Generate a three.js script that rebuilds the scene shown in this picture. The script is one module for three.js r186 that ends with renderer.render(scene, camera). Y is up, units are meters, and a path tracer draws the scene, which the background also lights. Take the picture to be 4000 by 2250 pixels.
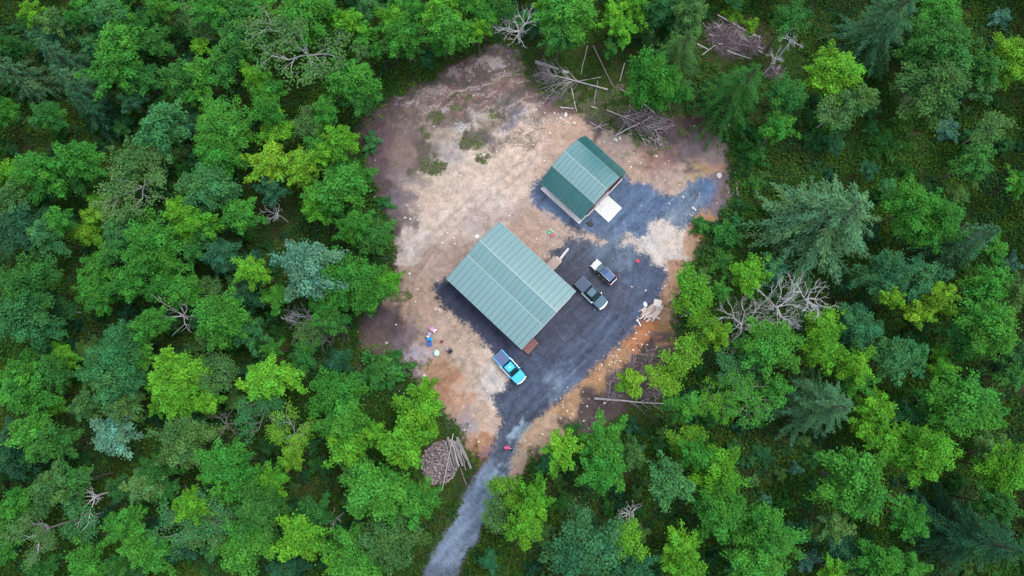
import * as THREE from 'three';
import { mergeGeometries, toCreasedNormals } from 'three/addons/utils/BufferGeometryUtils.js';
import { ConvexGeometry } from 'three/addons/geometries/ConvexGeometry.js';
import { RoundedBoxGeometry } from 'three/addons/geometries/RoundedBoxGeometry.js';
import { MarchingCubes } from 'three/addons/objects/MarchingCubes.js';
import { Brush, Evaluator, INTERSECTION } from 'three-bvh-csg';

// ---------------------------------------------------------------- camera, sky, sun, exposure
const scene = new THREE.Scene();
const camera = new THREE.PerspectiveCamera(2 * Math.atan(1125 / 2773) * 180 / Math.PI, 16 / 9, 1, 2500);
camera.position.set(0, 113, 0);
camera.up.set(0, 0, -1);
camera.lookAt(0, 0, -113 * 400 / 2773);
const SKY = 1.0;
{ // an even overcast sky, a little brighter overhead
  const w = 64, h = 32, d = new Float32Array(w * h * 4);
  for (let j = 0; j < h; j++) for (let i = 0; i < w; i++) {
    const el = ((j + 0.5) / h - 0.5) * Math.PI, s = Math.max(0, Math.sin(el)), L = SKY * (0.28 + 0.72 * s);
    d.set([L * 0.91, L * 0.98, L * 1.10, 1], (j * w + i) * 4);
  }
  const sky = new THREE.DataTexture(d, w, h, THREE.RGBAFormat, THREE.FloatType);
  sky.mapping = THREE.EquirectangularReflectionMapping; sky.magFilter = THREE.LinearFilter; sky.needsUpdate = true;
  scene.background = sky; scene.environment = sky;
}
const sun = new THREE.DirectionalLight(0xfff9f0, 1.35);
sun.position.set(45, 120, -55); sun.target.position.set(0, 0, -20); scene.add(sun, sun.target);
sun.castShadow = true; sun.shadow.radius = 45; sun.shadow.mapSize.set(4096, 4096);
Object.assign(sun.shadow.camera, { left: -110, right: 110, top: 90, bottom: -90, near: 1, far: 400 });
const renderer = new THREE.WebGLRenderer({ antialias: true });
renderer.setSize(1024, 576);
renderer.toneMapping = THREE.LinearToneMapping;
renderer.toneMappingExposure = 2.65;
renderer.shadowMap.enabled = true;

// ---------------------------------------------------------------- helpers
function rng(seed) { let a = seed >>> 0; return () => { a = (a + 0x6D2B79F5) | 0; let t = Math.imul(a ^ (a >>> 15), 1 | a); t = (t + Math.imul(t ^ (t >>> 7), 61 | t)) ^ t; return ((t ^ (t >>> 14)) >>> 0) / 4294967296; }; }
const hash = (i, j) => { let n = Math.imul(i, 374761393) + Math.imul(j, 668265263); n = Math.imul(n ^ (n >>> 13), 1274126177); return ((n ^ (n >>> 16)) >>> 0) / 4294967296; };
function vnoise(x, y) { const i = Math.floor(x), j = Math.floor(y); let u = x - i, v = y - j; u = u * u * (3 - 2 * u); v = v * v * (3 - 2 * v); const a = hash(i, j), b = hash(i + 1, j), c = hash(i, j + 1), d = hash(i + 1, j + 1); return a + (b - a) * u + (c - a) * v + (a - b - c + d) * u * v; }
function fbm(x, y, o = 4) { let s = 0, a = 0.5, n = 0; for (let k = 0; k < o; k++) { s += a * vnoise(x, y); n += a; a *= 0.5; x = x * 2.03 + 17.1; y = y * 2.03 + 9.7; } return s / n; }
const clamp = (v, a = 0, b = 1) => Math.min(b, Math.max(a, v));
const smooth = (a, b, v) => { const t = clamp((v - a) / (b - a)); return t * t * (3 - 2 * t); };
const lin = v => { v /= 255; return v <= 0.04045 ? v / 12.92 : ((v + 0.055) / 1.055) ** 2.4; };
const toS = v => 255 * (v <= 0.0031308 ? v * 12.92 : 1.055 * Math.max(0, v) ** (1 / 2.4) - 0.055);
const mat = (r, g, b, o = {}) => { const m = new THREE.MeshPhysicalMaterial({ roughness: 0.85, specularIntensity: (o.roughness ?? 0.85) > 0.7 ? 0.25 : 1, ...o }); m.color.setRGB(r, g, b); return m; };
const taken = {};
function numbered(name) { const n = taken[name] = (taken[name] ?? -1) + 1; return n ? `${name}_${String(n).padStart(3, '0')}` : name; }
function tag(o, label, category, group, kind) { o.userData = { label, category }; if (group) o.userData.group = group; if (kind) o.userData.kind = kind; return o; }
function shadows(o) { o.traverse(c => { if (c.isMesh) { c.castShadow = true; c.receiveShadow = true; } }); return o; }
function thing(name, label, category, x = 0, y = 0, z = 0, turn = 0, group) { const g = new THREE.Group(); g.name = numbered(name); g.position.set(x, y, z); g.rotation.y = turn; scene.add(g); return tag(g, label, category, group); }
function part(name, geo, m, parent) { const o = new THREE.Mesh(geo, m); o.name = name; parent.add(o); return o; }
function single(name, geo, m, label, category, x = 0, y = 0, z = 0, turn = 0, group) { const o = new THREE.Mesh(geo, m); o.name = numbered(name); o.position.set(x, y, z); o.rotation.y = turn; scene.add(o); return tag(o, label, category, group); }
const plain = g => { g = g.index ? g.toNonIndexed() : g; for (const k of Object.keys(g.attributes)) if (!['position', 'normal', 'uv'].includes(k)) g.deleteAttribute(k); if (!g.attributes.uv) g.setAttribute('uv', new THREE.BufferAttribute(new Float32Array(g.attributes.position.count * 2), 2)); return g; };
const merge = list => mergeGeometries(list.map(plain));
const box = (w, h, d, x = 0, y = 0, z = 0) => new THREE.BoxGeometry(w, h, d).translate(x, y, z);
const rbox = (w, h, d, x = 0, y = 0, z = 0, r = 0.03) => new RoundedBoxGeometry(w, h, d, 2, Math.min(r, w / 2.1, h / 2.1, d / 2.1)).translate(x, y, z);
function bar(a, b, r0, r1 = r0, sides = 6) { const A = new THREE.Vector3(...a), B = new THREE.Vector3(...b), d = B.clone().sub(A), L = d.length(); const g = new THREE.CylinderGeometry(r1, r0, L, sides, 1); g.translate(0, L / 2, 0); g.applyQuaternion(new THREE.Quaternion().setFromUnitVectors(new THREE.Vector3(0, 1, 0), d.normalize())); return g.translate(A.x, A.y, A.z); }
function beam(a, b, w, h) { const A = new THREE.Vector3(...a), B = new THREE.Vector3(...b), d = B.clone().sub(A), L = d.length(); const g = new THREE.BoxGeometry(L, h, w); const m = new THREE.Matrix4(), X = d.normalize(), Z = new THREE.Vector3().crossVectors(X, new THREE.Vector3(0, 1, 0)).normalize(), Y = new THREE.Vector3().crossVectors(Z, X); m.makeBasis(X, Y, Z).setPosition(A.add(B).multiplyScalar(0.5)); return g.applyMatrix4(m); }
// a bent tapered stem through points
function stem(pts, r0, r1, sides = 6) { const list = []; for (let i = 0; i + 1 < pts.length; i++) { const a = r0 + (r1 - r0) * i / (pts.length - 1), b = r0 + (r1 - r0) * (i + 1) / (pts.length - 1); list.push(bar(pts[i], pts[i + 1], a, b, sides)); } return merge(list); }
const flatPoly = (pts, y) => { const s = new THREE.Shape(pts.map(([x, z]) => new THREE.Vector2(x, -z))); return new THREE.ShapeGeometry(s).rotateX(-Math.PI / 2).translate(0, y, 0); };

// ---------------------------------------------------------------- the ground: zones surveyed on plan, in metres
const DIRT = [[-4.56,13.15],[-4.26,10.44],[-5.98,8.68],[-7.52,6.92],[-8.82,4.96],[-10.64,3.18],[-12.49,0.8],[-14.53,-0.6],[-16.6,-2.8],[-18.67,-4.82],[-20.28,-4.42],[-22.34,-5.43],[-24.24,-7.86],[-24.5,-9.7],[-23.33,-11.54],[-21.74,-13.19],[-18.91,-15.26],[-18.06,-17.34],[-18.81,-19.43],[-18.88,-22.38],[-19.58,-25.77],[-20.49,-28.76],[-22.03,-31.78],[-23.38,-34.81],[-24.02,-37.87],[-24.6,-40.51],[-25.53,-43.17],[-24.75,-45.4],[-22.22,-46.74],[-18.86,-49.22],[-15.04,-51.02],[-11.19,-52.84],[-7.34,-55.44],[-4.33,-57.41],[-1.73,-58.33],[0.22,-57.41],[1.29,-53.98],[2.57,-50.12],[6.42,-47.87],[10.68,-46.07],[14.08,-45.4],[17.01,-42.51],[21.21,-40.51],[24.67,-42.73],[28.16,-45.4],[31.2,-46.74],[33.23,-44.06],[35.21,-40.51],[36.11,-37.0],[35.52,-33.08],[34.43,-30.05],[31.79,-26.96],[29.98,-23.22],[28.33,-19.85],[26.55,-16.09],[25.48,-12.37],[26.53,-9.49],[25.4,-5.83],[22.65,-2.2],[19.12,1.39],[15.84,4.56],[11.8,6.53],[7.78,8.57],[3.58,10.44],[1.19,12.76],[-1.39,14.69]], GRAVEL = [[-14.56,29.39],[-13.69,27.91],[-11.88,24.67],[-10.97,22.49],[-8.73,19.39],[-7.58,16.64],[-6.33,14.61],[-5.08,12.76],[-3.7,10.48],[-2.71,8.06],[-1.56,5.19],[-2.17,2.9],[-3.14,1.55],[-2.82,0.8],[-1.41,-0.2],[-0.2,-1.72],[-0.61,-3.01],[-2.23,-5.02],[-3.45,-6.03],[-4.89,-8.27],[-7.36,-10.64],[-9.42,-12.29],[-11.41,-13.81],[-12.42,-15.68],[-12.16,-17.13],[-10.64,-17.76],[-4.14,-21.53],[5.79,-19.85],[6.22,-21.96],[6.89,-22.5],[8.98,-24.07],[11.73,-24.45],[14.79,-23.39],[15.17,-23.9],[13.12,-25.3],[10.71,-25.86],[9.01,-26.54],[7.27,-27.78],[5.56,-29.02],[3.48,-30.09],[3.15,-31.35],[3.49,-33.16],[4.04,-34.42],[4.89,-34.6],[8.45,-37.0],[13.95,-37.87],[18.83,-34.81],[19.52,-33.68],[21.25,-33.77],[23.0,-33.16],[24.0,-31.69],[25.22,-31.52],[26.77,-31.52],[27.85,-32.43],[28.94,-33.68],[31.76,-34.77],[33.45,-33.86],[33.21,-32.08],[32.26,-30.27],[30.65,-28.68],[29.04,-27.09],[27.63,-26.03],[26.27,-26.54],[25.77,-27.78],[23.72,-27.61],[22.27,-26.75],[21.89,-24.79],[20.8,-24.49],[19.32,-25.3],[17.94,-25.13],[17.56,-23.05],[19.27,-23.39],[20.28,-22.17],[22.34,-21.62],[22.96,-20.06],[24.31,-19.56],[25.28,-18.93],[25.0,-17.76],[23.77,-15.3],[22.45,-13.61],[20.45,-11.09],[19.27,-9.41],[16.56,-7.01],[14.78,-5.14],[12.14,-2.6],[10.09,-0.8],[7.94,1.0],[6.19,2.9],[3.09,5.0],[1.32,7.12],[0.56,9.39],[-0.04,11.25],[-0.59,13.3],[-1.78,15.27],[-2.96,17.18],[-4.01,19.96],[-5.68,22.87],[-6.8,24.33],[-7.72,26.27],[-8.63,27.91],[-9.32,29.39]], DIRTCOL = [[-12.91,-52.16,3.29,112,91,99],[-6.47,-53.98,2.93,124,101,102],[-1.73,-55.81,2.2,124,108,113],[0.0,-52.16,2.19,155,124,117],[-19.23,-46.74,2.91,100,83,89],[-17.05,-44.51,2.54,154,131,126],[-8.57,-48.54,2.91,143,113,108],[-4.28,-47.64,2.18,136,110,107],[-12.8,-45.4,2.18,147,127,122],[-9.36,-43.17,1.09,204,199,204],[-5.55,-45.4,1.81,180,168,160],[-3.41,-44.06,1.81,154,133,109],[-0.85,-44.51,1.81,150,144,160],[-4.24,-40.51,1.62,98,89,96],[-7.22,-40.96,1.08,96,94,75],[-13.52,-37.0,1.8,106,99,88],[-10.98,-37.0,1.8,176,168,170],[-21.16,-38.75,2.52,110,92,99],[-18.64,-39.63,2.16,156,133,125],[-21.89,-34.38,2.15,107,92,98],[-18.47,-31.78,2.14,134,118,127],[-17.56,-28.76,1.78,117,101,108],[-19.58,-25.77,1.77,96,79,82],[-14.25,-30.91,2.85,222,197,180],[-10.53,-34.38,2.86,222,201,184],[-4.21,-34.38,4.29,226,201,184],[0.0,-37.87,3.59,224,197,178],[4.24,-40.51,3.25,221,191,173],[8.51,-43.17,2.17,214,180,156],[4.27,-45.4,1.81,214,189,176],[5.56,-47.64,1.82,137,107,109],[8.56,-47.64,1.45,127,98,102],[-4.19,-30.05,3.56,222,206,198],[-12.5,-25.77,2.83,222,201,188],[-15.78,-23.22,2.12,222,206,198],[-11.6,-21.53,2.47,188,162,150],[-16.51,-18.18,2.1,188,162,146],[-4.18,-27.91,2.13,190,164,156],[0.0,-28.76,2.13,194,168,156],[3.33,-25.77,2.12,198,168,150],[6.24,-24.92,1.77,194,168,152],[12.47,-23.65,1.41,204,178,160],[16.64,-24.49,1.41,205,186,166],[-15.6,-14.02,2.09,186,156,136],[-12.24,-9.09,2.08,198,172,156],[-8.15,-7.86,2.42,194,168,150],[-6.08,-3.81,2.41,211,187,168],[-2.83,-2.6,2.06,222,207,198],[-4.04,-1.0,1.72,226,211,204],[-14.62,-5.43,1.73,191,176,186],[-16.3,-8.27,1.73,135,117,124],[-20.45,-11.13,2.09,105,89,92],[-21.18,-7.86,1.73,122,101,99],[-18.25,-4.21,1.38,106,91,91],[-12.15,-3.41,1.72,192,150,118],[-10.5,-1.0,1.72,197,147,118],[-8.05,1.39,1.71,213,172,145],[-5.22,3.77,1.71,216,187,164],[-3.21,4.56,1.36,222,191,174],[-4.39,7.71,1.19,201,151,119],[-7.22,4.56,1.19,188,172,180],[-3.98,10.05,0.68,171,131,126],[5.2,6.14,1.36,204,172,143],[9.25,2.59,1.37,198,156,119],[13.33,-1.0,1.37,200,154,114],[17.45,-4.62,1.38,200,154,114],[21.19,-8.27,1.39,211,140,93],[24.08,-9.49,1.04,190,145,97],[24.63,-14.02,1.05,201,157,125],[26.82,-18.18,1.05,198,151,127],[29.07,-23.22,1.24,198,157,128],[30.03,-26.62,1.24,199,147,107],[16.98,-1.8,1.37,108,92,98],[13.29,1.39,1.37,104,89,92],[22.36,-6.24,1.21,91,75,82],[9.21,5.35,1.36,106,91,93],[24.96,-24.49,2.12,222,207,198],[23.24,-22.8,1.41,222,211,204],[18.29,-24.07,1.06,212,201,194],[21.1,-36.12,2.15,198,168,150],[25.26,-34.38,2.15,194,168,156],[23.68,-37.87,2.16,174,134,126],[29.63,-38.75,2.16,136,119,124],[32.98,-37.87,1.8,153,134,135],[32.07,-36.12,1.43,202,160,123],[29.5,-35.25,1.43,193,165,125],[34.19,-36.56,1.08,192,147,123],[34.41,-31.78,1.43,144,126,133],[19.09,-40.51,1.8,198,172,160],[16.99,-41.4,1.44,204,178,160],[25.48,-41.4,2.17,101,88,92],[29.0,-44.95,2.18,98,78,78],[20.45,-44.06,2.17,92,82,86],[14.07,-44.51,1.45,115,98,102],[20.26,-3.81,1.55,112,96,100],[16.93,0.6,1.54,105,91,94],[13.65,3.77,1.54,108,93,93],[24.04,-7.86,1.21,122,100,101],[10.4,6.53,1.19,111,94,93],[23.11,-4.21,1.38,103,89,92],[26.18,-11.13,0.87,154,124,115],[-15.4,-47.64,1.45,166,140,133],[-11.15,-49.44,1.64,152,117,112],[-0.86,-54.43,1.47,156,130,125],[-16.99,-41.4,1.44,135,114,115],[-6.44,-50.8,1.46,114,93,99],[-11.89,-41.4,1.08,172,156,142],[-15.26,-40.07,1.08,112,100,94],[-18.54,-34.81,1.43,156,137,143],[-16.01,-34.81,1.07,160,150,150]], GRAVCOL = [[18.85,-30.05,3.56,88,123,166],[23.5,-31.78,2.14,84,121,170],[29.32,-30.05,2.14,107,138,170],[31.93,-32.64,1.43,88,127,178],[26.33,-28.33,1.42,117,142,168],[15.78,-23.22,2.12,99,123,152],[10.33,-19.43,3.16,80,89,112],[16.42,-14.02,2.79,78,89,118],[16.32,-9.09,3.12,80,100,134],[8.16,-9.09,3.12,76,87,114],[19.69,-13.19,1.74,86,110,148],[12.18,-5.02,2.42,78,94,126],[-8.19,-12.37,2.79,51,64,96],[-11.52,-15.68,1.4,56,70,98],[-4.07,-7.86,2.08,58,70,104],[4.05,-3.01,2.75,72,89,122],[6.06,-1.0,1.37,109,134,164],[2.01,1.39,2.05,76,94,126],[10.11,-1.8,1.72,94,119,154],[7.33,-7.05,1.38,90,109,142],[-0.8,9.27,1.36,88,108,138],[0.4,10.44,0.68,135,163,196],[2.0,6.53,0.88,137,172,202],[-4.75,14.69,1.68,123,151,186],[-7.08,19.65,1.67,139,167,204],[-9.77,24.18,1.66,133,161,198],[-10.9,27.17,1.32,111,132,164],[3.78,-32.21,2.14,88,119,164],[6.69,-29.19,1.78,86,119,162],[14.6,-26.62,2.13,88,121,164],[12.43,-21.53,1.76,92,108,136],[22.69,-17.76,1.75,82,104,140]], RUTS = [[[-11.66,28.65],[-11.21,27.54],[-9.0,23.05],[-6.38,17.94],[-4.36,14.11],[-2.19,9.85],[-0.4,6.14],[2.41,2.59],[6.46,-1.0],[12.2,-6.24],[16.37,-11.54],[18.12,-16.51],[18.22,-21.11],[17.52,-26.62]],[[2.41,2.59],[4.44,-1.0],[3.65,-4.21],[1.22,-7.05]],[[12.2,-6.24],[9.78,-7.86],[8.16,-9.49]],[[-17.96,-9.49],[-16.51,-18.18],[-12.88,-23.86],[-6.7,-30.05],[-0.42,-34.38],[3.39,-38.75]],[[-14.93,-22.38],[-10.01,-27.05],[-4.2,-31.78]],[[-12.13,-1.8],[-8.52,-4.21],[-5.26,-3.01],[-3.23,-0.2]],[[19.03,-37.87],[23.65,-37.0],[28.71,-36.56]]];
const X0 = -46, Z0 = -70, SPAN = 100, CELL = 0.25, NG = SPAN / CELL + 1;
function signedTo(poly, x, z) { let d = 1e9, inside = false; for (let i = 0, j = poly.length - 1; i < poly.length; j = i++) { const [ax, az] = poly[j], [bx, bz] = poly[i], ex = bx - ax, ez = bz - az, t = clamp(((x - ax) * ex + (z - az) * ez) / (ex * ex + ez * ez)), dx = x - ax - ex * t, dz = z - az - ez * t; d = Math.min(d, dx * dx + dz * dz); if ((az > z) !== (bz > z) && x < (bx - ax) * (z - az) / (bz - az) + ax) inside = !inside; } return (inside ? -1 : 1) * Math.sqrt(d); }
function field(poly, rough, seed) { const f = new Float32Array(NG * NG); for (let j = 0; j < NG; j++) for (let i = 0; i < NG; i++) { const x = X0 + i * CELL, z = Z0 + j * CELL; f[j * NG + i] = signedTo(poly, x, z) + rough * ((fbm(x * 0.55 + seed, z * 0.55, 4) - 0.5) * 2.6 + (fbm(x * 2.2 + seed, z * 2.2, 2) - 0.5) * 0.9); } return f; }
const dirtF = field(DIRT, 1.0, 3), gravF = field(GRAVEL, 0.2, 51);
function look(f, x, z, out = 30) { const u = (x - X0) / CELL, v = (z - Z0) / CELL; if (u < 0 || v < 0 || u >= NG - 1 || v >= NG - 1) return out; const i = Math.floor(u), j = Math.floor(v), a = u - i, b = v - j, k = j * NG + i; return (f[k] * (1 - a) + f[k + 1] * a) * (1 - b) + (f[k + NG] * (1 - a) + f[k + NG + 1] * a) * b; }
const dirtAt = (x, z) => look(dirtF, x, z), gravAt = (x, z) => look(gravF, x, z);
function groundY(x, z) {
  const d = dirtAt(x, z), g = gravAt(x, z), wild = smooth(-1, 6, d), inG = smooth(0.4, -0.6, g);
  const rough = (fbm(x * 0.16 + 40, z * 0.16, 3) - 0.5) * 0.9 * wild + (fbm(x * 0.5 + 8, z * 0.5, 3) - 0.5) * 0.22 * (1 - inG) + (fbm(x * 1.7, z * 1.7 + 5, 2) - 0.5) * 0.08 * (1 - inG);
  return rough + (fbm(x * 1.1 + 3, z * 1.1, 2) - 0.5) * 0.03;
}
// colour of the bare ground: patches of soil of different colour, given at surveyed spots
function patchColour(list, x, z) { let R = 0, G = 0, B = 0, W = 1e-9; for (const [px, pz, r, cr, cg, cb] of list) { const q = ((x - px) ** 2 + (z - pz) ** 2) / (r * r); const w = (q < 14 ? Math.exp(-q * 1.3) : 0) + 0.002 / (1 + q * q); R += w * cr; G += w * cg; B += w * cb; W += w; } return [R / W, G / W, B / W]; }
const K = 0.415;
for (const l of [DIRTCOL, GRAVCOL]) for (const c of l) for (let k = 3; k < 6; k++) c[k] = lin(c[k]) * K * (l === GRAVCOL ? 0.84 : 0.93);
const NP = 801, PC = SPAN / (NP - 1), dirtRGB = new Float32Array(NP * NP * 3), gravRGB = new Float32Array(NP * NP * 3);
for (let j = 0; j < NP; j++) for (let i = 0; i < NP; i++) {
  let x = X0 + i * PC, z = Z0 + j * PC; const k = (j * NP + i) * 3;
  x += (fbm(x * 0.45, z * 0.45 + 60, 5) - 0.5) * 5.5; z += (fbm(x * 0.45 + 90, z * 0.45, 5) - 0.5) * 5.5;
  if (dirtAt(X0 + i * PC, Z0 + j * PC) < 5) dirtRGB.set(patchColour(DIRTCOL, x, z), k);
  if (gravAt(X0 + i * PC, Z0 + j * PC) < 3) gravRGB.set(patchColour(GRAVCOL, x, z), k);
}
// wheel ruts: how strongly a spot is worn by tyres that ran along the surveyed lines
function rutAt(x, z) { let w = 0; for (const line of RUTS) for (let i = 0; i + 1 < line.length; i++) { const [ax, az] = line[i], [bx, bz] = line[i + 1], ex = bx - ax, ez = bz - az, t = clamp(((x - ax) * ex + (z - az) * ez) / (ex * ex + ez * ez)), d = Math.hypot(x - ax - ex * t, z - az - ez * t); if (d < 1.6) w = Math.max(w, smooth(0.42, 0.12, Math.abs(d - 0.85))); } return w; }
const TN = 2048, tex = new Uint8Array(TN * TN * 4), bmp = new Uint8Array(TN * TN * 4);
const forestColour = (x, z) => { const a = fbm(x * 0.35 + 5, z * 0.35, 4), b = fbm(x * 2.5, z * 2.5 + 9, 3); const g = smooth(0.38, 0.62, a), v = 0.6 + 0.8 * b; return [(0.032 - 0.009 * g) * v, (0.029 + 0.012 * g) * v, (0.014 - 0.002 * g) * v]; };
const pick = (arr, u, v, c) => { const i = Math.min(NP - 2, Math.floor(u)), j = Math.min(NP - 2, Math.floor(v)), a = u - i, b = v - j, k = (j * NP + i) * 3 + c; return (arr[k] * (1 - a) + arr[k + 3] * a) * (1 - b) + (arr[k + NP * 3] * (1 - a) + arr[k + NP * 3 + 3] * a) * b; };
for (let j = 0; j < TN; j++) for (let i = 0; i < TN; i++) {
  const x = X0 + (i + 0.5) / TN * SPAN, z = Z0 + (j + 0.5) / TN * SPAN, k = (j * TN + i) * 4;
  const d = dirtAt(x, z), g = gravAt(x, z), u = (x - X0) / PC, v = (z - Z0) / PC;
  const n1 = hash(i, j), n2 = vnoise(x * 5.1, z * 5.1), n3 = fbm(x * 1.3 + 30, z * 1.3, 4), n4 = vnoise(x * 8.3 + 7, z * 8.3), n5 = fbm(x * 0.7 + 77, z * 0.7 + 13, 4);
  const sa = x * 0.9 - z * 0.44, sb = x * 0.44 + z * 0.9, up = smooth(-33, -42, z - 0.35 * x) * smooth(9, 2, x), sw = (fbm(x * 0.35 + 61, z * 0.35, 3) - 0.5) * 5, st = (fbm((sa + sw) * 0.34 + 9, (sb + sw) * 1.15, 5) - 0.5) * up * (0.5 + fbm(x * 0.3 + 5, z * 0.3 + 71, 2));
  const ga = x * 0.707 - z * 0.707, gb = x * 0.707 + z * 0.707, worn = fbm(ga * 0.16 + 4, gb * 1.15, 4) - 0.5;
  const rut = d < 2 ? rutAt(x, z) : 0;
  let c = forestColour(x, z), relief = 0.5;
  const wd = smooth(1.3, -1.1, d + (n3 - 0.5) * 4.2 + (n2 - 0.5) * 1.0 + (n1 - 0.5) * 0.5);
  if (wd > 0) {
    // clods, dry crust and washed fines: lighter and darker, redder and greyer flecks
    const mottle = 0.46 + 0.7 * st + 0.62 * n3 + 0.26 * n2 + 0.18 * n4 + 0.1 * (n1 - 0.5), warm = (n5 - 0.5) * 0.42, base = [pick(dirtRGB, u, v, 0), pick(dirtRGB, u, v, 1), pick(dirtRGB, u, v, 2)];
    const pale = smooth(0.04, 0.3, st * 1.3 + ((n2 - 0.5) * 0.3 + (n4 - 0.5) * 0.25) * up) * 0.3, moss = smooth(-0.03, -0.24, st * 1.2 + ((n2 - 0.5) * 0.3 + (n4 - 0.5) * 0.25) * up) * 0.55; base[0] += (0.30 - base[0]) * pale; base[1] += (0.275 - base[1]) * pale; base[2] += (0.26 - base[2]) * pale; base[0] += (0.075 - base[0]) * moss; base[1] += (0.078 - base[1]) * moss; base[2] += (0.055 - base[2]) * moss;
    const grey = (base[0] + base[1] + base[2]) / 3, wash = 0.06 + 0.24 * smooth(0.5, 0.72, n5);
    for (let q = 0; q < 3; q++) { const b = (base[q] + (grey - base[q]) * wash) * (1 + (q === 0 ? warm : q === 2 ? -warm : 0) * 0.5); c[q] += (b * mottle - c[q]) * wd; }
    if (n4 > 0.9 && n1 > 0.45) for (let q = 0; q < 3; q++) c[q] *= 1.3;
    if (n4 < 0.07 && n3 < 0.5) for (let q = 0; q < 3; q++) c[q] *= 0.62;
    if (rut > 0) for (let q = 0; q < 3; q++) c[q] *= 1 - 0.22 * rut * (0.2 + n2) * wd;
    relief = 0.25 + 0.35 * n2 + 0.2 * n4 + 0.2 * n1;
  }
  const wg = smooth(0.5, -0.5, g - 0.1 + (n3 - 0.5) * (z > 6 ? 0.5 : 1.2) + (n2 - 0.5) * 0.7 + (n1 - 0.5) * 0.6);
  if (wg > 0) {
    const m = 0.5 + 0.3 * n1 + 0.24 * n2 + 0.3 * n4 + 0.35 * (n3 - 0.35) + 0.8 * worn + 0.26 * (vnoise(x * 2.7 + 3, z * 2.7) - 0.5) + rut * 0.3 * (0.3 + n3), base = [pick(gravRGB, u, v, 0), pick(gravRGB, u, v, 1), pick(gravRGB, u, v, 2)], grey = (base[0] + base[1] + base[2]) / 3;
    for (let q = 0; q < 3; q++) c[q] += ((base[q] + (grey - base[q]) * 0.27) * m * 1.12 - c[q]) * wg * 0.97;
    if (n4 > 0.93 && n1 > 0.5) for (let q = 0; q < 3; q++) c[q] *= 1.5;
    relief = 0.2 + 0.4 * n1 + 0.4 * n4;
  }
  tex[k] = toS(c[0]); tex[k + 1] = toS(c[1]); tex[k + 2] = toS(c[2]); tex[k + 3] = 255;
  bmp[k] = bmp[k + 1] = bmp[k + 2] = relief * 255; bmp[k + 3] = 255;
}
const asTex = (data, n, srgb) => { const t = new THREE.DataTexture(data, n, n); t.magFilter = THREE.LinearFilter; t.minFilter = THREE.LinearFilter; if (srgb) t.colorSpace = THREE.SRGBColorSpace; t.needsUpdate = true; return t; };
const soil = new THREE.MeshPhysicalMaterial({ specularIntensity: 0.15, map: asTex(tex, TN, true), bumpMap: asTex(bmp, TN, false), bumpScale: 0.03, roughness: 0.95 });
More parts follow.
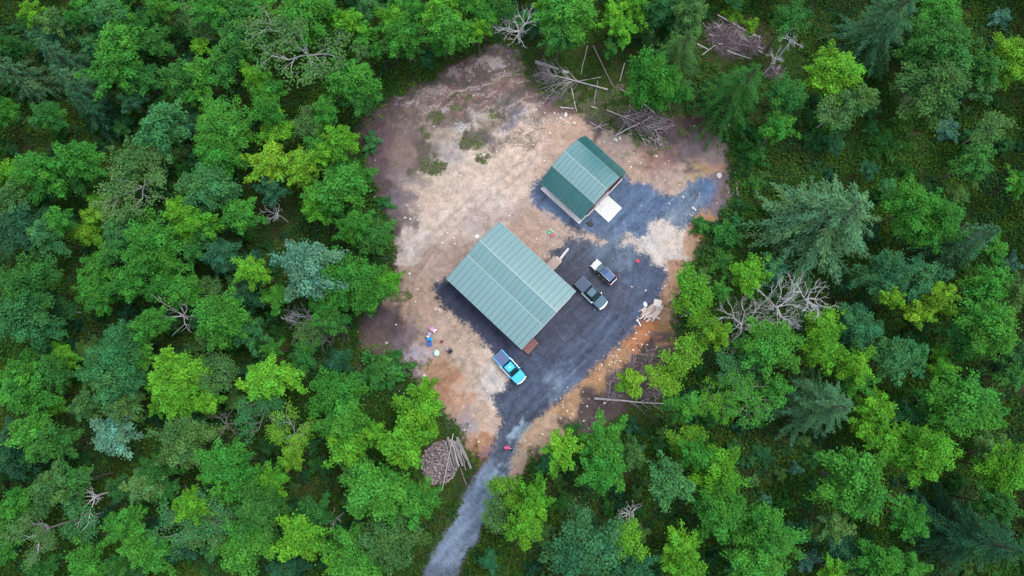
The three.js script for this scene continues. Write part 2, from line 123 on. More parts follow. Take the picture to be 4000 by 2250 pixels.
{ // one grid split by zone into forest floor, soil and gravel, so that nothing overlaps
  const step = 0.5, n = SPAN / step, zones = { forest_floor: [], dirt_clearing: [], gravel_yard: [] };
  const pos = [], uv = [];
  for (let j = 0; j <= n; j++) for (let i = 0; i <= n; i++) { const x = X0 + i * step, z = Z0 + j * step, edge = i === 0 || j === 0 || i === n || j === n; pos.push(x, edge ? 0 : groundY(x, z), z); uv.push(i / n, j / n); }
  for (let j = 0; j < n; j++) for (let i = 0; i < n; i++) {
    const x = X0 + (i + 0.5) * step, z = Z0 + (j + 0.5) * step, a = j * (n + 1) + i, b = a + 1, c = a + n + 1, d = c + 1;
    (gravAt(x, z) < 0 ? zones.gravel_yard : dirtAt(x, z) < 0 ? zones.dirt_clearing : zones.forest_floor).push(a, c, b, b, c, d);
  }
  const P3 = new THREE.Float32BufferAttribute(pos, 3), UV = new THREE.Float32BufferAttribute(uv, 2);
  const names = { forest_floor: ['dark leaf-littered forest floor around the clearing', 'ground'], dirt_clearing: ['bare cream and rust coloured soil of the clearing', 'ground'], gravel_yard: ['blue-grey crushed stone yard and drive', 'driveway'] };
  for (const [name, idx] of Object.entries(zones)) {
    const g = new THREE.BufferGeometry(); g.setAttribute('position', P3); g.setAttribute('uv', UV); g.setIndex(idx); g.computeVertexNormals();
    const h = g.toNonIndexed(), o = new THREE.Mesh(h, soil); o.name = name; tag(o, ...names[name], null, 'structure'); o.receiveShadow = true; scene.add(o);
  }
  // the woods' floor beyond, out to the horizon
  const fn = 512, fd = new Uint8Array(fn * fn * 4);
  for (let j = 0; j < fn; j++) for (let i = 0; i < fn; i++) { const per = 40, x = i / fn * per, z = j / fn * per, bx = smooth(0.8, 1, i / fn), bz = smooth(0.8, 1, j / fn); const A = forestColour(x, z), B = forestColour(x - per, z), C = forestColour(x, z - per), D = forestColour(x - per, z - per); for (let q = 0; q < 3; q++) fd[(j * fn + i) * 4 + q] = toS((A[q] * (1 - bx) + B[q] * bx) * (1 - bz) + (C[q] * (1 - bx) + D[q] * bx) * bz); fd[(j * fn + i) * 4 + 3] = 255; }
  const ft = asTex(fd, fn, true); ft.wrapS = ft.wrapT = THREE.RepeatWrapping;
  const fm = new THREE.MeshPhysicalMaterial({ specularIntensity: 0.15, map: ft, roughness: 1 }), R = 900, X1 = X0 + SPAN, Z1 = Z0 + SPAN;
  const quads = [[-R, -R, R, Z0], [-R, Z1, R, R], [-R, Z0, X0, Z1], [X1, Z0, R, Z1]].map(([a, b, c, d]) => { const g = new THREE.BufferGeometry(); g.setAttribute('position', new THREE.Float32BufferAttribute([a, 0, b, a, 0, d, c, 0, b, c, 0, d], 3)); g.setAttribute('normal', new THREE.Float32BufferAttribute([0, 1, 0, 0, 1, 0, 0, 1, 0, 0, 1, 0], 3)); g.setAttribute('uv', new THREE.Float32BufferAttribute([a, b, a, d, c, b, c, d].map(v => v / 40), 2)); g.setIndex([0, 1, 2, 2, 1, 3]); return g; });
  const o = new THREE.Mesh(merge(quads), fm); o.name = 'woodland_ground'; tag(o, 'dark woodland ground stretching away on all sides', 'ground', null, 'structure'); o.receiveShadow = true; scene.add(o);
}

// ---------------------------------------------------------------- barns
const TH = 43.2 * Math.PI / 180, cT = Math.cos(TH), sT = Math.sin(TH);
const sn = (s, n) => [s * cT + n * sT, s * sT - n * cT];
function noiseTex(n, fn, srgb) { const d = new Uint8Array(n * n * 4); for (let j = 0; j < n; j++) for (let i = 0; i < n; i++) { const c = fn(i / n, j / n, i, j); d.set([c[0] * 255, c[1] * 255, c[2] * 255, 255], (j * n + i) * 4); } const t = asTex(d, n, srgb); t.wrapS = t.wrapT = THREE.RepeatWrapping; return t; }
const speck = noiseTex(256, (u, v, i, j) => { const k = 0.86 + 0.08 * hash(i, j) + 0.06 * vnoise(u * 20, v * 20); return [k, k, k]; }, true);
const roofWear = noiseTex(256, (u, v, i, j) => { const k = 0.8 + 0.12 * vnoise(u * 40, v * 5) + 0.06 * vnoise(u * 9, v * 9) + 0.04 * hash(i, j); return [k, k, k]; }, true);
const roofMat = [[0.020, 0.122, 0.132], [0.018, 0.116, 0.126], [0.022, 0.127, 0.137]].map(c => mat(...c, { ior: 2.04, roughness: 0.27, map: roofWear }));
const deckMat = mat(0.02, 0.055, 0.055, { roughness: 0.7 }), capMat = mat(0.024, 0.105, 0.105, { ior: 2.35, roughness: 0.35 });
const redWall = mat(0.17, 0.022, 0.024, { roughness: 0.6, map: speck }), redTrim = mat(0.12, 0.018, 0.02, { roughness: 0.55 }), whiteTrim = mat(0.42, 0.42, 0.42, { roughness: 0.6 });
const concrete = mat(0.52, 0.505, 0.515, { map: noiseTex(256, (u, v, i, j) => { const k = 0.84 + 0.1 * vnoise(u * 14, v * 14) + 0.06 * hash(i, j); return [k, k, k]; }, true) });
const doorMat = mat(0.4, 0.4, 0.41, { roughness: 0.5 }), steel = mat(0.5, 0.5, 0.52, { metalness: 0.9, roughness: 0.35 });
const paneMat = mat(0.03, 0.035, 0.04, { roughness: 0.08 });
// one sheet-metal panel: pan with a raised rib along one edge; runs down the slope (z), lies across x
function panelGeo(w, L) { const s = new THREE.Shape(); const h = 0.032, t = 0.02; s.moveTo(0.021, 0); s.lineTo(w - 0.021, 0); s.lineTo(w - 0.021, t); for (const f of [0.67, 0.34]) { s.lineTo(w * f + 0.03, t); s.lineTo(w * f + 0.015, t + 0.007); s.lineTo(w * f - 0.015, t + 0.007); s.lineTo(w * f - 0.03, t); } s.lineTo(0.075, t); s.lineTo(0.055, h); s.lineTo(0.036, h); s.lineTo(0.021, t); s.closePath(); const g = new THREE.ExtrudeGeometry(s, { depth: L, bevelEnabled: false }); const p = g.attributes.position, uv = g.attributes.uv; for (let i = 0; i < p.count; i++) uv.setXY(i, p.getX(i) * 0.35, p.getZ(i) * 0.2); return g; }
// profile: list of [z, y] from one eave to the other; z is across the barn
function barnRoof(root, prof, len, count, seed) {
  const R = rng(seed);
  const roof = part('roof', merge(prof.slice(0, -1).map(([z0, y0], i) => { const [z1, y1] = prof[i + 1]; return beam([0, y0 - 0.07, z0], [0, y1 - 0.07, z1], len - 0.06, 0.1); })), deckMat, root);
  const w = len / count;
  prof.slice(0, -1).forEach(([z0, y0], i) => {
    const [z1, y1] = prof[i + 1], L = Math.hypot(z1 - z0, y1 - y0), a = Math.atan2(y1 - y0, z1 - z0), geo = panelGeo(w, L);
    for (let k = 0; k < count; k++) { const o = part('roof_panel', geo, roofMat[Math.floor(R() * 3)], roof); o.position.set(-len / 2 + k * w, y0 - 0.01, z0); o.rotation.x = -a; o.position.y += (R() - 0.5) * 0.006; }
    if (i) { const [zp, yp] = prof[i - 1], ap = Math.atan2(y0 - yp, z0 - zp), hw = 0.15; part('ridge_cap', merge([beam([0, y0 + 0.035 - Math.sin(ap) * hw / 2, z0 - Math.cos(ap) * hw / 2 - 0.002], [0, y0 + 0.035, z0], len + 0.02, 0.012), beam([0, y0 + 0.036, z0], [0, y0 + 0.035 + Math.sin(a) * hw, z0 + Math.cos(a) * hw], len + 0.02, 0.012)]), capMat, roof); }
  });
  for (const s of [-1, 1]) part('gable_trim', merge(prof.slice(0, -1).map(([z0, y0], i) => beam([s * (len / 2 + 0.02), y0 - 0.05, z0], [s * (len / 2 + 0.02), prof[i + 1][1] - 0.05, prof[i + 1][0]], 0.035, 0.16))), capMat, roof);
  for (const e of [0, prof.length - 1]) part('eave_trim', box(len, 0.14, 0.03, 0, prof[e][1] - 0.09, prof[e][0] + (e ? 0.02 : -0.02)), capMat, roof);
  return roof;
}
function endWall(prof, zA, zB, x, t) { // a gable wall under the roof profile
  const yAt = z => { for (let i = 0; i + 1 < prof.length; i++) if (z >= prof[i][0] && z <= prof[i + 1][0]) { const f = (z - prof[i][0]) / (prof[i + 1][0] - prof[i][0]); return prof[i][1] + (prof[i + 1][1] - prof[i][1]) * f; } return 0; };
  const zs = [zA, ...prof.map(p => p[0]).filter(z => z > zA && z < zB), zB], s = new THREE.Shape(); s.moveTo(zA, -0.2); for (const z of zs) s.lineTo(z, yAt(z) - 0.14); s.lineTo(zB, -0.2); s.closePath();
  return [new THREE.ExtrudeGeometry(s, { depth: t, bevelEnabled: false }).rotateY(-Math.PI / 2).translate(x, 0, 0), yAt];
}
function boardWall(parent, L, h, m) { const g = []; const n = Math.round(L / 0.3); g.push(box(L, h, 0.1, 0, h / 2 - 0.1, 0)); for (let k = 0; k <= n; k++) g.push(box(0.045, h, 0.026, -L / 2 + 0.03 + k * (L - 0.06) / n, h / 2 - 0.1, 0.062)); return merge(g); }
{
  const [bx, bz] = sn(-11.3, 11.75);
  const barn = thing('barn', 'larger barn with a pale green metal roof of three slopes', 'barn', bx, 0.02, bz, -TH);
  // local z runs to the south-west: z = 11.75 - n
  const prof = [[11.75 - 17.9, 3.6], [11.75 - 13.33, 5.2], [11.75 - 10.48, 4.2], [11.75 - 5.58, 3.0]];
  barnRoof(barn, prof, 16.2, 18, 11);
  const zN = -5.75, zS = 5.75, X = 7.9;
  const [ga, yAt] = endWall(prof, zN, zS, -X + 0.1, 0.1), [gb] = endWall(prof, zN, zS, X, 0.1);
  part('wall', ga, redWall, barn); part('wall', gb, redWall, barn);
  const wn = part('wall', boardWall(barn, 2 * X - 0.21, yAt(zN) - 0.1, redWall), redWall, barn); wn.position.z = zN; wn.rotation.y = Math.PI;
  const ws = part('wall', boardWall(barn, 2 * X - 0.21, yAt(zS) - 0.1, redWall), redWall, barn); ws.position.z = zS;
  part('foundation', merge([box(2 * X + 0.3, 0.3, 0.25, 0, -0.02, zS + 0.05), box(2 * X + 0.3, 0.3, 0.25, 0, -0.02, zN - 0.05), box(0.25, 0.3, 11.2, X + 0.06, -0.02, 0), box(0.25, 0.3, 11.2, -X - 0.06, -0.02, 0)]), concrete, barn);
  const door = (x, z, turn, w, h, base) => { const d = part('door', rbox(w, h, 0.05, 0, base + h / 2, 0, 0.01), doorMat, barn); d.position.set(x, 0, z); d.rotation.y = turn; part('door_handle', merge([bar([w / 2 - 0.09, base + 1, 0.02], [w / 2 - 0.09, base + 1, 0.08], 0.012), bar([w / 2 - 0.09, base + 1, 0.08], [w / 2 - 0.2, base + 1, 0.08], 0.01)]), steel, d); part('frame', merge([box(0.08, h + 0.08, 0.04, -w / 2 - 0.04, base + h / 2, 0), box(0.08, h + 0.08, 0.04, w / 2 + 0.04, base + h / 2, 0), box(w, 0.08, 0.04, 0, base + h + 0.04, 0)]), whiteTrim, d); };
  door(4.35, zN - 0.1, Math.PI, 0.9, 2.03, 0.5); door(X + 0.08, 4.6, Math.PI / 2, 0.9, 2.03, 0.42);
  const og = part('garage_door', merge([0, 1, 2, 3].map(k => rbox(3.0, 0.56, 0.05, 0, 0.3 + k * 0.58, 0, 0.015))), doorMat, barn); og.position.set(X + 0.07, 0, -1.6); og.rotation.y = Math.PI / 2;
  for (const s of [-5, -1.5, 2]) { const w = part('window', merge([box(1.1, 0.07, 0.07, 0, 0.46, 0), box(1.1, 0.07, 0.07, 0, -0.46, 0), box(0.07, 0.85, 0.07, -0.52, 0, 0), box(0.07, 0.85, 0.07, 0.52, 0, 0), box(0.05, 0.85, 0.05, 0, 0, 0)]), whiteTrim, barn); w.position.set(s, 1.6, zS + 0.1); part('pane', box(0.97, 0.85, 0.02), paneMat, w); }
  shadows(barn);
}
{
  const [bx, bz] = sn(-14.8, 32.6);
  const barn = thing('barn', 'smaller red barn with a steep-sided green gambrel roof', 'barn', bx, 0.03, bz, -TH);
  const prof = [[32.6 - 38.0, 2.5], [32.6 - 35.54, 5.5], [32.6 - 32.5, 6.6], [32.6 - 29.7, 5.5], [32.6 - 27.2, 2.5]];
  barnRoof(barn, prof, 8.95, 12, 12);
  const zN = 32.6 - 37.3, zS = 32.6 - 28.94, X = 4.36;
  const [ga, yAt] = endWall(prof, zN, zS, -X + 0.1, 0.1), [gb] = endWall(prof, zN, zS, X, 0.1);
  part('wall', ga, redWall, barn); const fw = part('wall', gb, redWall, barn);
  const wn = part('wall', boardWall(barn, 2 * X - 0.21, yAt(zN) - 0.1), redWall, barn); wn.position.z = zN; wn.rotation.y = Math.PI;
  const ws = part('wall', boardWall(barn, 2 * X - 0.21, yAt(zS) - 0.1), redWall, barn); ws.position.z = zS;
  for (let k = 0; k < 28; k++) { const z = zN + 0.15 + k * (zS - zN - 0.3) / 27, inDoor = z > -1.5 && z < 2.35, y0 = inDoor ? 2.75 : 0, h = yAt(z) - 0.2 - y0; part('batten', box(0.03, h, 0.045, X + 0.012, y0 + h / 2, z), redTrim, fw); }
  part('foundation', merge([box(2 * X + 0.24, 0.26, 0.2, 0, 0.0, zN - 0.06), box(0.22, 0.26, zS - zN + 0.1, X + 0.08, 0.0, (zS + zN) / 2), box(0.2, 0.26, zS - zN + 0.1, -X - 0.06, 0.0, (zS + zN) / 2)]), concrete, barn);
  part('porch_slab', rbox(8.6, 0.2, 1.94, 0.0 + 0.12, 0.05, 32.6 - 27.98, 0.02), concrete, barn);
  for (const x of [-4.1, -1.4, 1.4, 4.1]) part('porch_post', rbox(0.14, 2.4, 0.14, x, 1.32, 32.6 - 27.55, 0.01), whiteTrim, barn);
  const gd = part('garage_door', box(3.3, 2.5, 0.04, 0, 1.3, 0), redTrim, barn); gd.position.set(X + 0.03, 0, 0.45); gd.rotation.y = Math.PI / 2;
  for (let k = 0; k < 4; k++) part('door_panel', rbox(3.2, 0.58, 0.04, 0, 0.38 + k * 0.62, 0.03, 0.012), whiteTrim, gd);
  shadows(barn);
  const [ax, az] = sn(-8.72, 32.15);
  const ap = single('concrete_apron', rbox(3.3, 0.2, 3.28, 0, 0.03, 0, 0.02), mat(0.52, 0.51, 0.51, { map: concrete.map }), 'square white concrete slab before the smaller barn', 'slab', ax, 0.03, az, -TH); shadows(ap);
}
// wooden landing and steps beside the larger barn
const paleWood = [[0.33, 0.265, 0.24], [0.36, 0.29, 0.265], [0.30, 0.24, 0.22]].map(c => mat(...c, { map: noiseTex(128, (u, v, i, j) => { const k = 0.82 + 0.18 * vnoise(u * 3, v * 40); return [k, k * 0.99, k * 0.97]; }, true) }));
const redWood = [[0.13, 0.05, 0.048], [0.145, 0.058, 0.055], [0.115, 0.045, 0.045]].map(c => mat(...c, { roughness: 0.7 }));
{
  const [lx, lz] = sn(-8.88, 18.9);
  const g = thing('wooden_landing', 'pale wooden landing with two hand rails beside the larger barn', 'landing', lx, 0.02, lz, -TH);
  for (let k = 0; k < 10; k++) part('plank', rbox(0.125, 0.035, 2.4, -0.62 + k * 0.138, 0.5, 0, 0.008), paleWood[k % 3], g);
  part('frame', merge([box(1.36, 0.14, 0.04, 0, 0.41, 1.15), box(1.36, 0.14, 0.04, 0, 0.41, -1.15), box(0.04, 0.14, 2.24, 0.64, 0.41, 0), box(0.04, 0.14, 2.24, -0.64, 0.41, 0)]), paleWood[2], g);
  for (const sx of [-0.71, 0.71]) { part('hand_rail', rbox(0.13, 0.04, 2.5, sx, 1.4, -0.1, 0.01), paleWood[1], g); for (const sz of [-1.12, 0, 1.05]) part('post', rbox(0.09, 1.39, 0.09, sx, 0.69, sz, 0.008), paleWood[0], g); }
  for (let k = 0; k < 2; k++) part('step', rbox(1.2, 0.04, 0.28, 0, 0.34 - k * 0.17, -1.36 - k * 0.27, 0.008), paleWood[k], g);
  shadows(g);
  const [dx, dz] = sn(-2.62, 7.08);
  const d = thing('red_deck', 'small reddish brown wooden deck at the south corner of the larger barn', 'deck', dx, 0.02, dz, -TH);
  for (let k = 0; k < 9; k++) part('plank', rbox(0.135, 0.035, 2.5, -0.6 + k * 0.146, 0.42, 0, 0.008), redWood[k % 3], d);
  part('frame', merge([box(1.3, 0.2, 0.04, 0, 0.3, 1.2), box(1.3, 0.2, 0.04, 0, 0.3, -1.2), box(0.04, 0.2, 2.36, 0.62, 0.3, 0), box(0.04, 0.2, 2.36, -0.62, 0.3, 0)]), redWood[2], d);
  for (const [x, z] of [[-0.58, -1.1], [0.58, -1.1], [-0.58, 1.1], [0.58, 1.1]]) part('post', box(0.09, 0.4, 0.09, x, 0.2, z), redWood[1], d);
  shadows(d);
}
// ---------------------------------------------------------------- vehicles (front towards +x)
const ev = new Evaluator(); ev.attributes = ['position', 'normal']; ev.useGroups = false;
const chrome = mat(0.62, 0.63, 0.66, { metalness: 1, roughness: 0.22 }), rubber = mat(0.018, 0.018, 0.02, { roughness: 0.9 }), rimMat = mat(0.35, 0.35, 0.37, { metalness: 0.9, roughness: 0.35 }), glass = mat(0.012, 0.028, 0.032, { roughness: 0.06, metalness: 0.15 });
const blackPlastic = mat(0.012, 0.012, 0.014, { roughness: 0.6 }), lampGlass = mat(0.6, 0.62, 0.65, { roughness: 0.1, metalness: 0.4 }), redLens = mat(0.35, 0.02, 0.04, { roughness: 0.2 });
function solid(side, plan, yTop) { // side profile [x,y] cut by plan outline [x,z]
  const a = new THREE.ExtrudeGeometry(side, { depth: 3, bevelEnabled: false, curveSegments: 10 }).translate(0, 0, -1.5);
  const b = new THREE.ExtrudeGeometry(plan, { depth: 3, bevelEnabled: false, curveSegments: 10 }).rotateX(-Math.PI / 2).translate(0, -0.5, 0);
  const r = ev.evaluate(new Brush(plain(a)), new Brush(plain(b)), INTERSECTION); return toCreasedNormals(plain(r.geometry), 0.5);
}
const shapeOf = pts => new THREE.Shape(pts.map(p => new THREE.Vector2(...p)));
function sideShape(pts, axles, r, yb) { // pts: the top outline from front bottom round to the rear bottom; arches cut from below
  const s = new THREE.Shape(); s.moveTo(...pts[0]); for (const p of pts.slice(1)) s.lineTo(...p);
  for (const ax of axles) { s.lineTo(ax - r, yb); s.absarc(ax, yb - 0.02, r, Math.PI, 0, true); s.lineTo(ax + r, yb); }
  s.closePath(); return s;
}
function planShape(L, W, nose, tail) { const h = L / 2, w = W / 2; return shapeOf([[h - nose * 0.25, 0], [h - nose * 0.3, w * 0.4], [h - nose * 0.62, w * 0.76], [h - nose, w * 0.92], [h - nose * 1.9, w], [-h + tail * 2, w], [-h + tail * 0.5, w * 0.96], [-h, w * 0.86], [-h, -w * 0.86], [-h + tail * 0.5, -w * 0.96], [-h + tail * 2, -w], [h - nose * 1.9, -w], [h - nose, -w * 0.92], [h - nose * 0.62, -w * 0.76], [h - nose * 0.3, -w * 0.4]]); }
// a flat pane from four corners, with thickness, pushed out along its normal
function pane(c, out = 0.008, inset = 0.06, thick = 0.012) { const v = c.map(p => new THREE.Vector3(...p)), m = v.reduce((a, b) => a.add(b), new THREE.Vector3()).multiplyScalar(1 / c.length); const n = new THREE.Vector3().crossVectors(v[1].clone().sub(v[0]), v[3].clone().sub(v[0])).normalize(); if (n.dot(m.clone().sub(new THREE.Vector3(m.x * 0.3, 0.9, 0))) < 0) n.negate(); const pts = []; for (const p of v) { const q = p.clone().add(m.clone().sub(p).setLength(inset)); pts.push(q.clone().addScaledVector(n, out), q.addScaledVector(n, out - thick)); } return new ConvexGeometry(pts); }
function wheels(car, axles, W, r) { for (const ax of axles) for (const s of [-1, 1]) { const w = part('wheel', new THREE.TorusGeometry(r - 0.1, 0.1, 10, 24).scale(1, 1, 1.25), rubber, car); w.position.set(ax, r, s * (W / 2 - 0.13)); part('rim', merge([new THREE.CylinderGeometry(r - 0.12, r - 0.12, 0.1, 20).rotateX(Math.PI / 2), ...[0, 1, 2, 3, 4].map(k => box(0.06, (r - 0.12) * 1.9, 0.13).rotateZ(k * Math.PI / 5))]), rimMat, w); } }
function pickup(label, x, z, heading, paint, cover, opt = {}) {
  const car = thing('pickup_truck', label, 'pickup truck', x, groundY(x, z) - 0.01, z, -heading), L = 5.85, W = 1.98, ax = [-1.82, 1.82];
  part('body', solid(sideShape([[2.86, 0.42], [2.92, 0.62], [2.9, 0.98], [2.78, 1.1], [1.5, 1.2], [1.3, 1.22], [-0.86, 1.24], [-0.9, 1.36], [-2.88, 1.36], [-2.92, 0.6], [-2.86, 0.46]], ax, 0.47, 0.44), planShape(L, W, 0.36, 0.12)), paint, car);
  const cab = [[1.42, 0.9, 1.18], [0.6, 0.66, 1.87], [-0.55, 0.68, 1.9], [-0.86, 0.94, 1.2]]; // x, half width, y
  const V = []; for (const [cx, w, y] of cab) V.push([cx, y, w], [cx, y, -w]); V.push([0.3, 1.92, 0.64], [0.3, 1.92, -0.64], [0.9, 1.2, 0.955], [0.9, 1.2, -0.955]);
  part('cab', toCreasedNormals(plain(new ConvexGeometry(V.map(p => new THREE.Vector3(...p)))), 0.6), paint, car);
  part('roof_skin', rbox(1.02, 0.03, 1.2, 0.03, 1.915, 0, 0.015), paint, car);
  part('windshield', pane([[1.42, 1.18, 0.9], [0.6, 1.87, 0.66], [0.6, 1.87, -0.66], [1.42, 1.18, -0.9]], 0.012, 0.07), glass, car);
  part('rear_window', pane([[-0.86, 1.2, 0.94], [-0.55, 1.9, 0.68], [-0.55, 1.9, -0.68], [-0.86, 1.2, -0.94]], 0.012, 0.1), glass, car);
  for (const s of [-1, 1]) {
    part('side_window', pane([[1.1, 1.26, s * 0.915], [0.58, 1.83, s * 0.675], [0.2, 1.86, s * 0.668], [0.2, 1.26, s * 0.93]], 0.02, 0.05), glass, car);
    part('side_window', pane([[0.12, 1.26, s * 0.93], [0.12, 1.86, s * 0.668], [-0.5, 1.86, s * 0.69], [-0.78, 1.26, s * 0.925]], 0.02, 0.05), glass, car);
    part('mirror', rbox(0.16, 0.2, 0.26, 1.12, 1.3, s * 1.1, 0.05), opt.mirror ?? paint, car);
    for (const hx of [0.22, -0.62]) part('door_handle', rbox(0.2, 0.045, 0.05, hx, 1.1, s * 1.0, 0.02), chrome, car);
    part('running_board', rbox(2.3, 0.05, 0.14, 0, 0.42, s * 1.02, 0.02), chrome, car);
    part('headlight', rbox(0.14, 0.2, 0.34, 2.74, 0.93, s * 0.76, 0.05), lampGlass, car);
    part('taillight', rbox(0.06, 0.36, 0.12, -2.9, 1.1, s * 0.85, 0.02), redLens, car);
  }
  const hood = part('hood', rbox(1.12, 0.03, 1.5, 0, 0, 0, 0.015), paint, car); hood.position.set(2.1, 1.17, 0); hood.rotation.z = -0.085;
  part('tonneau_cover', merge(opt.folds ? [0, 1, 2].map(k => rbox(0.63, 0.035, 1.7, -2.53 + k * 0.645, 1.385, 0, 0.012)) : [rbox(1.93, 0.035, 1.7, -1.9, 1.385, 0, 0.012)]), cover, car);
  const arc = (h, y, xx, d) => { const g = []; for (let k = -4; k < 4; k++) { const f = q => xx - 0.26 * Math.abs(q / 4) ** 2.2; g.push(beam([f(k), y, k * 0.235], [f(k + 1), y, (k + 1) * 0.235], d, h)); } return merge(g); };
  part('front_bumper', arc(0.22, 0.6, 2.96, 0.14), opt.bumper ?? chrome, car);
  part('grille', merge([0.78, 0.88, 0.98].map(y => box(0.06, 0.05, 1.1, 2.86, y, 0))), chrome, car);
  part('rear_bumper', rbox(0.14, 0.18, 1.8, -2.98, 0.56, 0, 0.04), blackPlastic, car);
  if (opt.beacon) part('roof_lamp', merge([new THREE.CylinderGeometry(0.09, 0.12, 0.09, 12).translate(0.05, 1.96, 0.05), box(0.16, 0.03, 0.22, 0.0, 1.945, -0.03)]), whiteTrim, car);
  wheels(car, ax, W, 0.4); shadows(car);
}
pickup('black pickup truck with a flat dark bed cover, parked beside the larger barn', 12.62, -15.35, 45.4 * Math.PI / 180, mat(0.022, 0.044, 0.062, { metalness: 0.85, roughness: 0.34 }), mat(0.05, 0.06, 0.095, { roughness: 0.75 }), { mirror: chrome });
pickup('bright blue pickup truck with a folding grey bed cover, south of the larger barn', -0.35, -3.6, 47.9 * Math.PI / 180, mat(0.03, 0.24, 0.4, { metalness: 0.75, roughness: 0.34 }), mat(0.065, 0.085, 0.16, { roughness: 0.75 }), { folds: true, beacon: true, bumper: mat(0.55, 0.55, 0.58, { metalness: 0.5, roughness: 0.35 }) });
{
  const x = 14.65, z = -18.8, car = thing('sport_utility_vehicle', 'dark sport utility vehicle with a pale silver hood, next to the black pickup', 'car', x, groundY(x, z) - 0.01, z, 135.4 * Math.PI / 180);
  const L = 4.5, W = 1.86, ax = [-1.33, 1.36], black = mat(0.01, 0.011, 0.018, { metalness: 0.2, roughness: 0.3 }), silver = mat(0.26, 0.26, 0.3, { metalness: 0.6, roughness: 0.4 }), roofM = mat(0.016, 0.03, 0.066, { metalness: 0.85, roughness: 0.3 });
  part('body', solid(sideShape([[2.18, 0.36], [2.25, 0.55], [2.22, 0.8], [2.1, 0.92], [1.2, 1.04], [-2.1, 1.08], [-2.22, 0.9], [-2.25, 0.6], [-2.16, 0.4]], ax, 0.4, 0.38), planShape(L, W, 0.42, 0.16)), black, car);
  const V = []; for (const [cx, w, y] of [[1.2, 0.82, 1.02], [0.7, 0.9, 1.04], [0.4, 0.64, 1.58], [-0.6, 0.66, 1.66], [-1.85, 0.63, 1.58], [-1.7, 0.9, 1.06], [-2.14, 0.8, 1.05]]) V.push([cx, y, w], [cx, y, -w]);
  part('cab', toCreasedNormals(plain(new ConvexGeometry(V.map(p => new THREE.Vector3(...p)))), 0.6), black, car);
  const roof = part('roof_skin', merge([beam([0.32, 1.63, 0], [-0.6, 1.685, 0], 1.2, 0.03), beam([-0.6, 1.685, 0], [-1.78, 1.61, 0], 1.2, 0.03)]), roofM, car);
  for (const s of [-1, 1]) part('roof_rail', stem([[0.35, 1.62, s * 0.62], [-0.6, 1.71, s * 0.64], [-1.75, 1.62, s * 0.62]], 0.022, 0.022), steel, car);
  part('antenna', rbox(0.18, 0.06, 0.04, -1.55, 1.66, 0.1, 0.02), blackPlastic, car);
  part('windshield', pane([[1.2, 1.02, 0.82], [0.4, 1.58, 0.64], [0.4, 1.58, -0.64], [1.2, 1.02, -0.82]], 0.012, 0.05), mat(0.09, 0.15, 0.17, { roughness: 0.1, metalness: 0.7 }), car);
  part('rear_window', pane([[-2.14, 1.08, 0.8], [-1.85, 1.56, 0.63], [-1.85, 1.56, -0.63], [-2.14, 1.08, -0.8]], 0.012, 0.06), glass, car);
  for (const s of [-1, 1]) {
    for (const [a, b] of [[0.85, 0.1], [0.02, -0.85], [-0.95, -1.7]]) part('side_window', pane([[a, 1.11, s * 0.86], [a - 0.4 * (a > 0.5), 1.53, s * 0.665], [b, 1.55, s * 0.67], [b, 1.11, s * 0.865]], 0.022, 0.04), glass, car);
    part('mirror', rbox(0.14, 0.14, 0.2, 0.95, 1.1, s * 0.99, 0.05), black, car);
    part('headlight', rbox(0.3, 0.1, 0.24, 2.02, 0.84, s * 0.66, 0.04), lampGlass, car);
    part('taillight', rbox(0.1, 0.26, 0.3, -2.2, 0.95, s * 0.66, 0.04), redLens, car);
    for (const hx of [0.1, -0.9]) part('door_handle', rbox(0.18, 0.04, 0.04, hx, 0.94, s * 0.94, 0.015), chrome, car);
  }
  const hs = shapeOf([[-0.42, 0.78], [0.2, 0.78], [0.46, 0.66], [0.6, 0.35], [0.64, 0], [0.6, -0.35], [0.46, -0.66], [0.2, -0.78], [-0.42, -0.78], [-0.3, 0]]);
  const hood = part('hood', new THREE.ExtrudeGeometry(hs, { depth: 0.03, bevelEnabled: true, bevelSize: 0.02, bevelThickness: 0.015, bevelSegments: 2 }).rotateX(-Math.PI / 2), silver, car); hood.position.set(1.55, 0.99, 0); hood.rotation.z = -0.13;
  part('rear_bumper', rbox(0.16, 0.2, 1.5, -2.26, 0.62, 0, 0.06), rimMat, car); part('front_bumper', rbox(0.12, 0.18, 1.3, 2.2, 0.55, 0, 0.05), black, car);
  wheels(car, ax, W, 0.35); shadows(car);
}

// ---------------------------------------------------------------- small things in the yard
const PT = {"dish":[-5.54,-24.19],"plankA":[7.62,-20.82],"plankB":[9.17,-22.8],"boardA":[5.92,-26.11],"boardB":[6.95,-25.41],"green":[6.08,-25.41],"redToy":[6.45,-24.96],"redCrate":[20.33,-20.69],"tarp":[12.68,-26.79],"blueSeat":[-13.07,-7.25],"saucer":[-13.1,-7.96],"greySeat":[-13.05,-8.84],"pink":[-12.62,-9.66],"dark":[-9.76,-6.12],"ball":[-10.23,-6.48],"mint":[-11.95,-5.87],"fire":[-11.2,-7.66],"person":[-0.6,8.8],"wood":[-11.09,11.06],"scrap":[22.0,-12.41],"bits":[-11.89,-12.86]}; // surveyed spots on the ground [x, z]
function rockGeo(seed, sx, sy, sz) { const R = rng(seed), pts = []; for (let k = 0; k < 22; k++) { const u = R() * 2 - 1, a = R() * 6.283, q = Math.sqrt(1 - u * u), f = 0.75 + 0.3 * R(); pts.push(new THREE.Vector3(q * Math.cos(a) * sx * f, u * sy * f + sy * 0.55, q * Math.sin(a) * sz * f)); } return new ConvexGeometry(pts); }
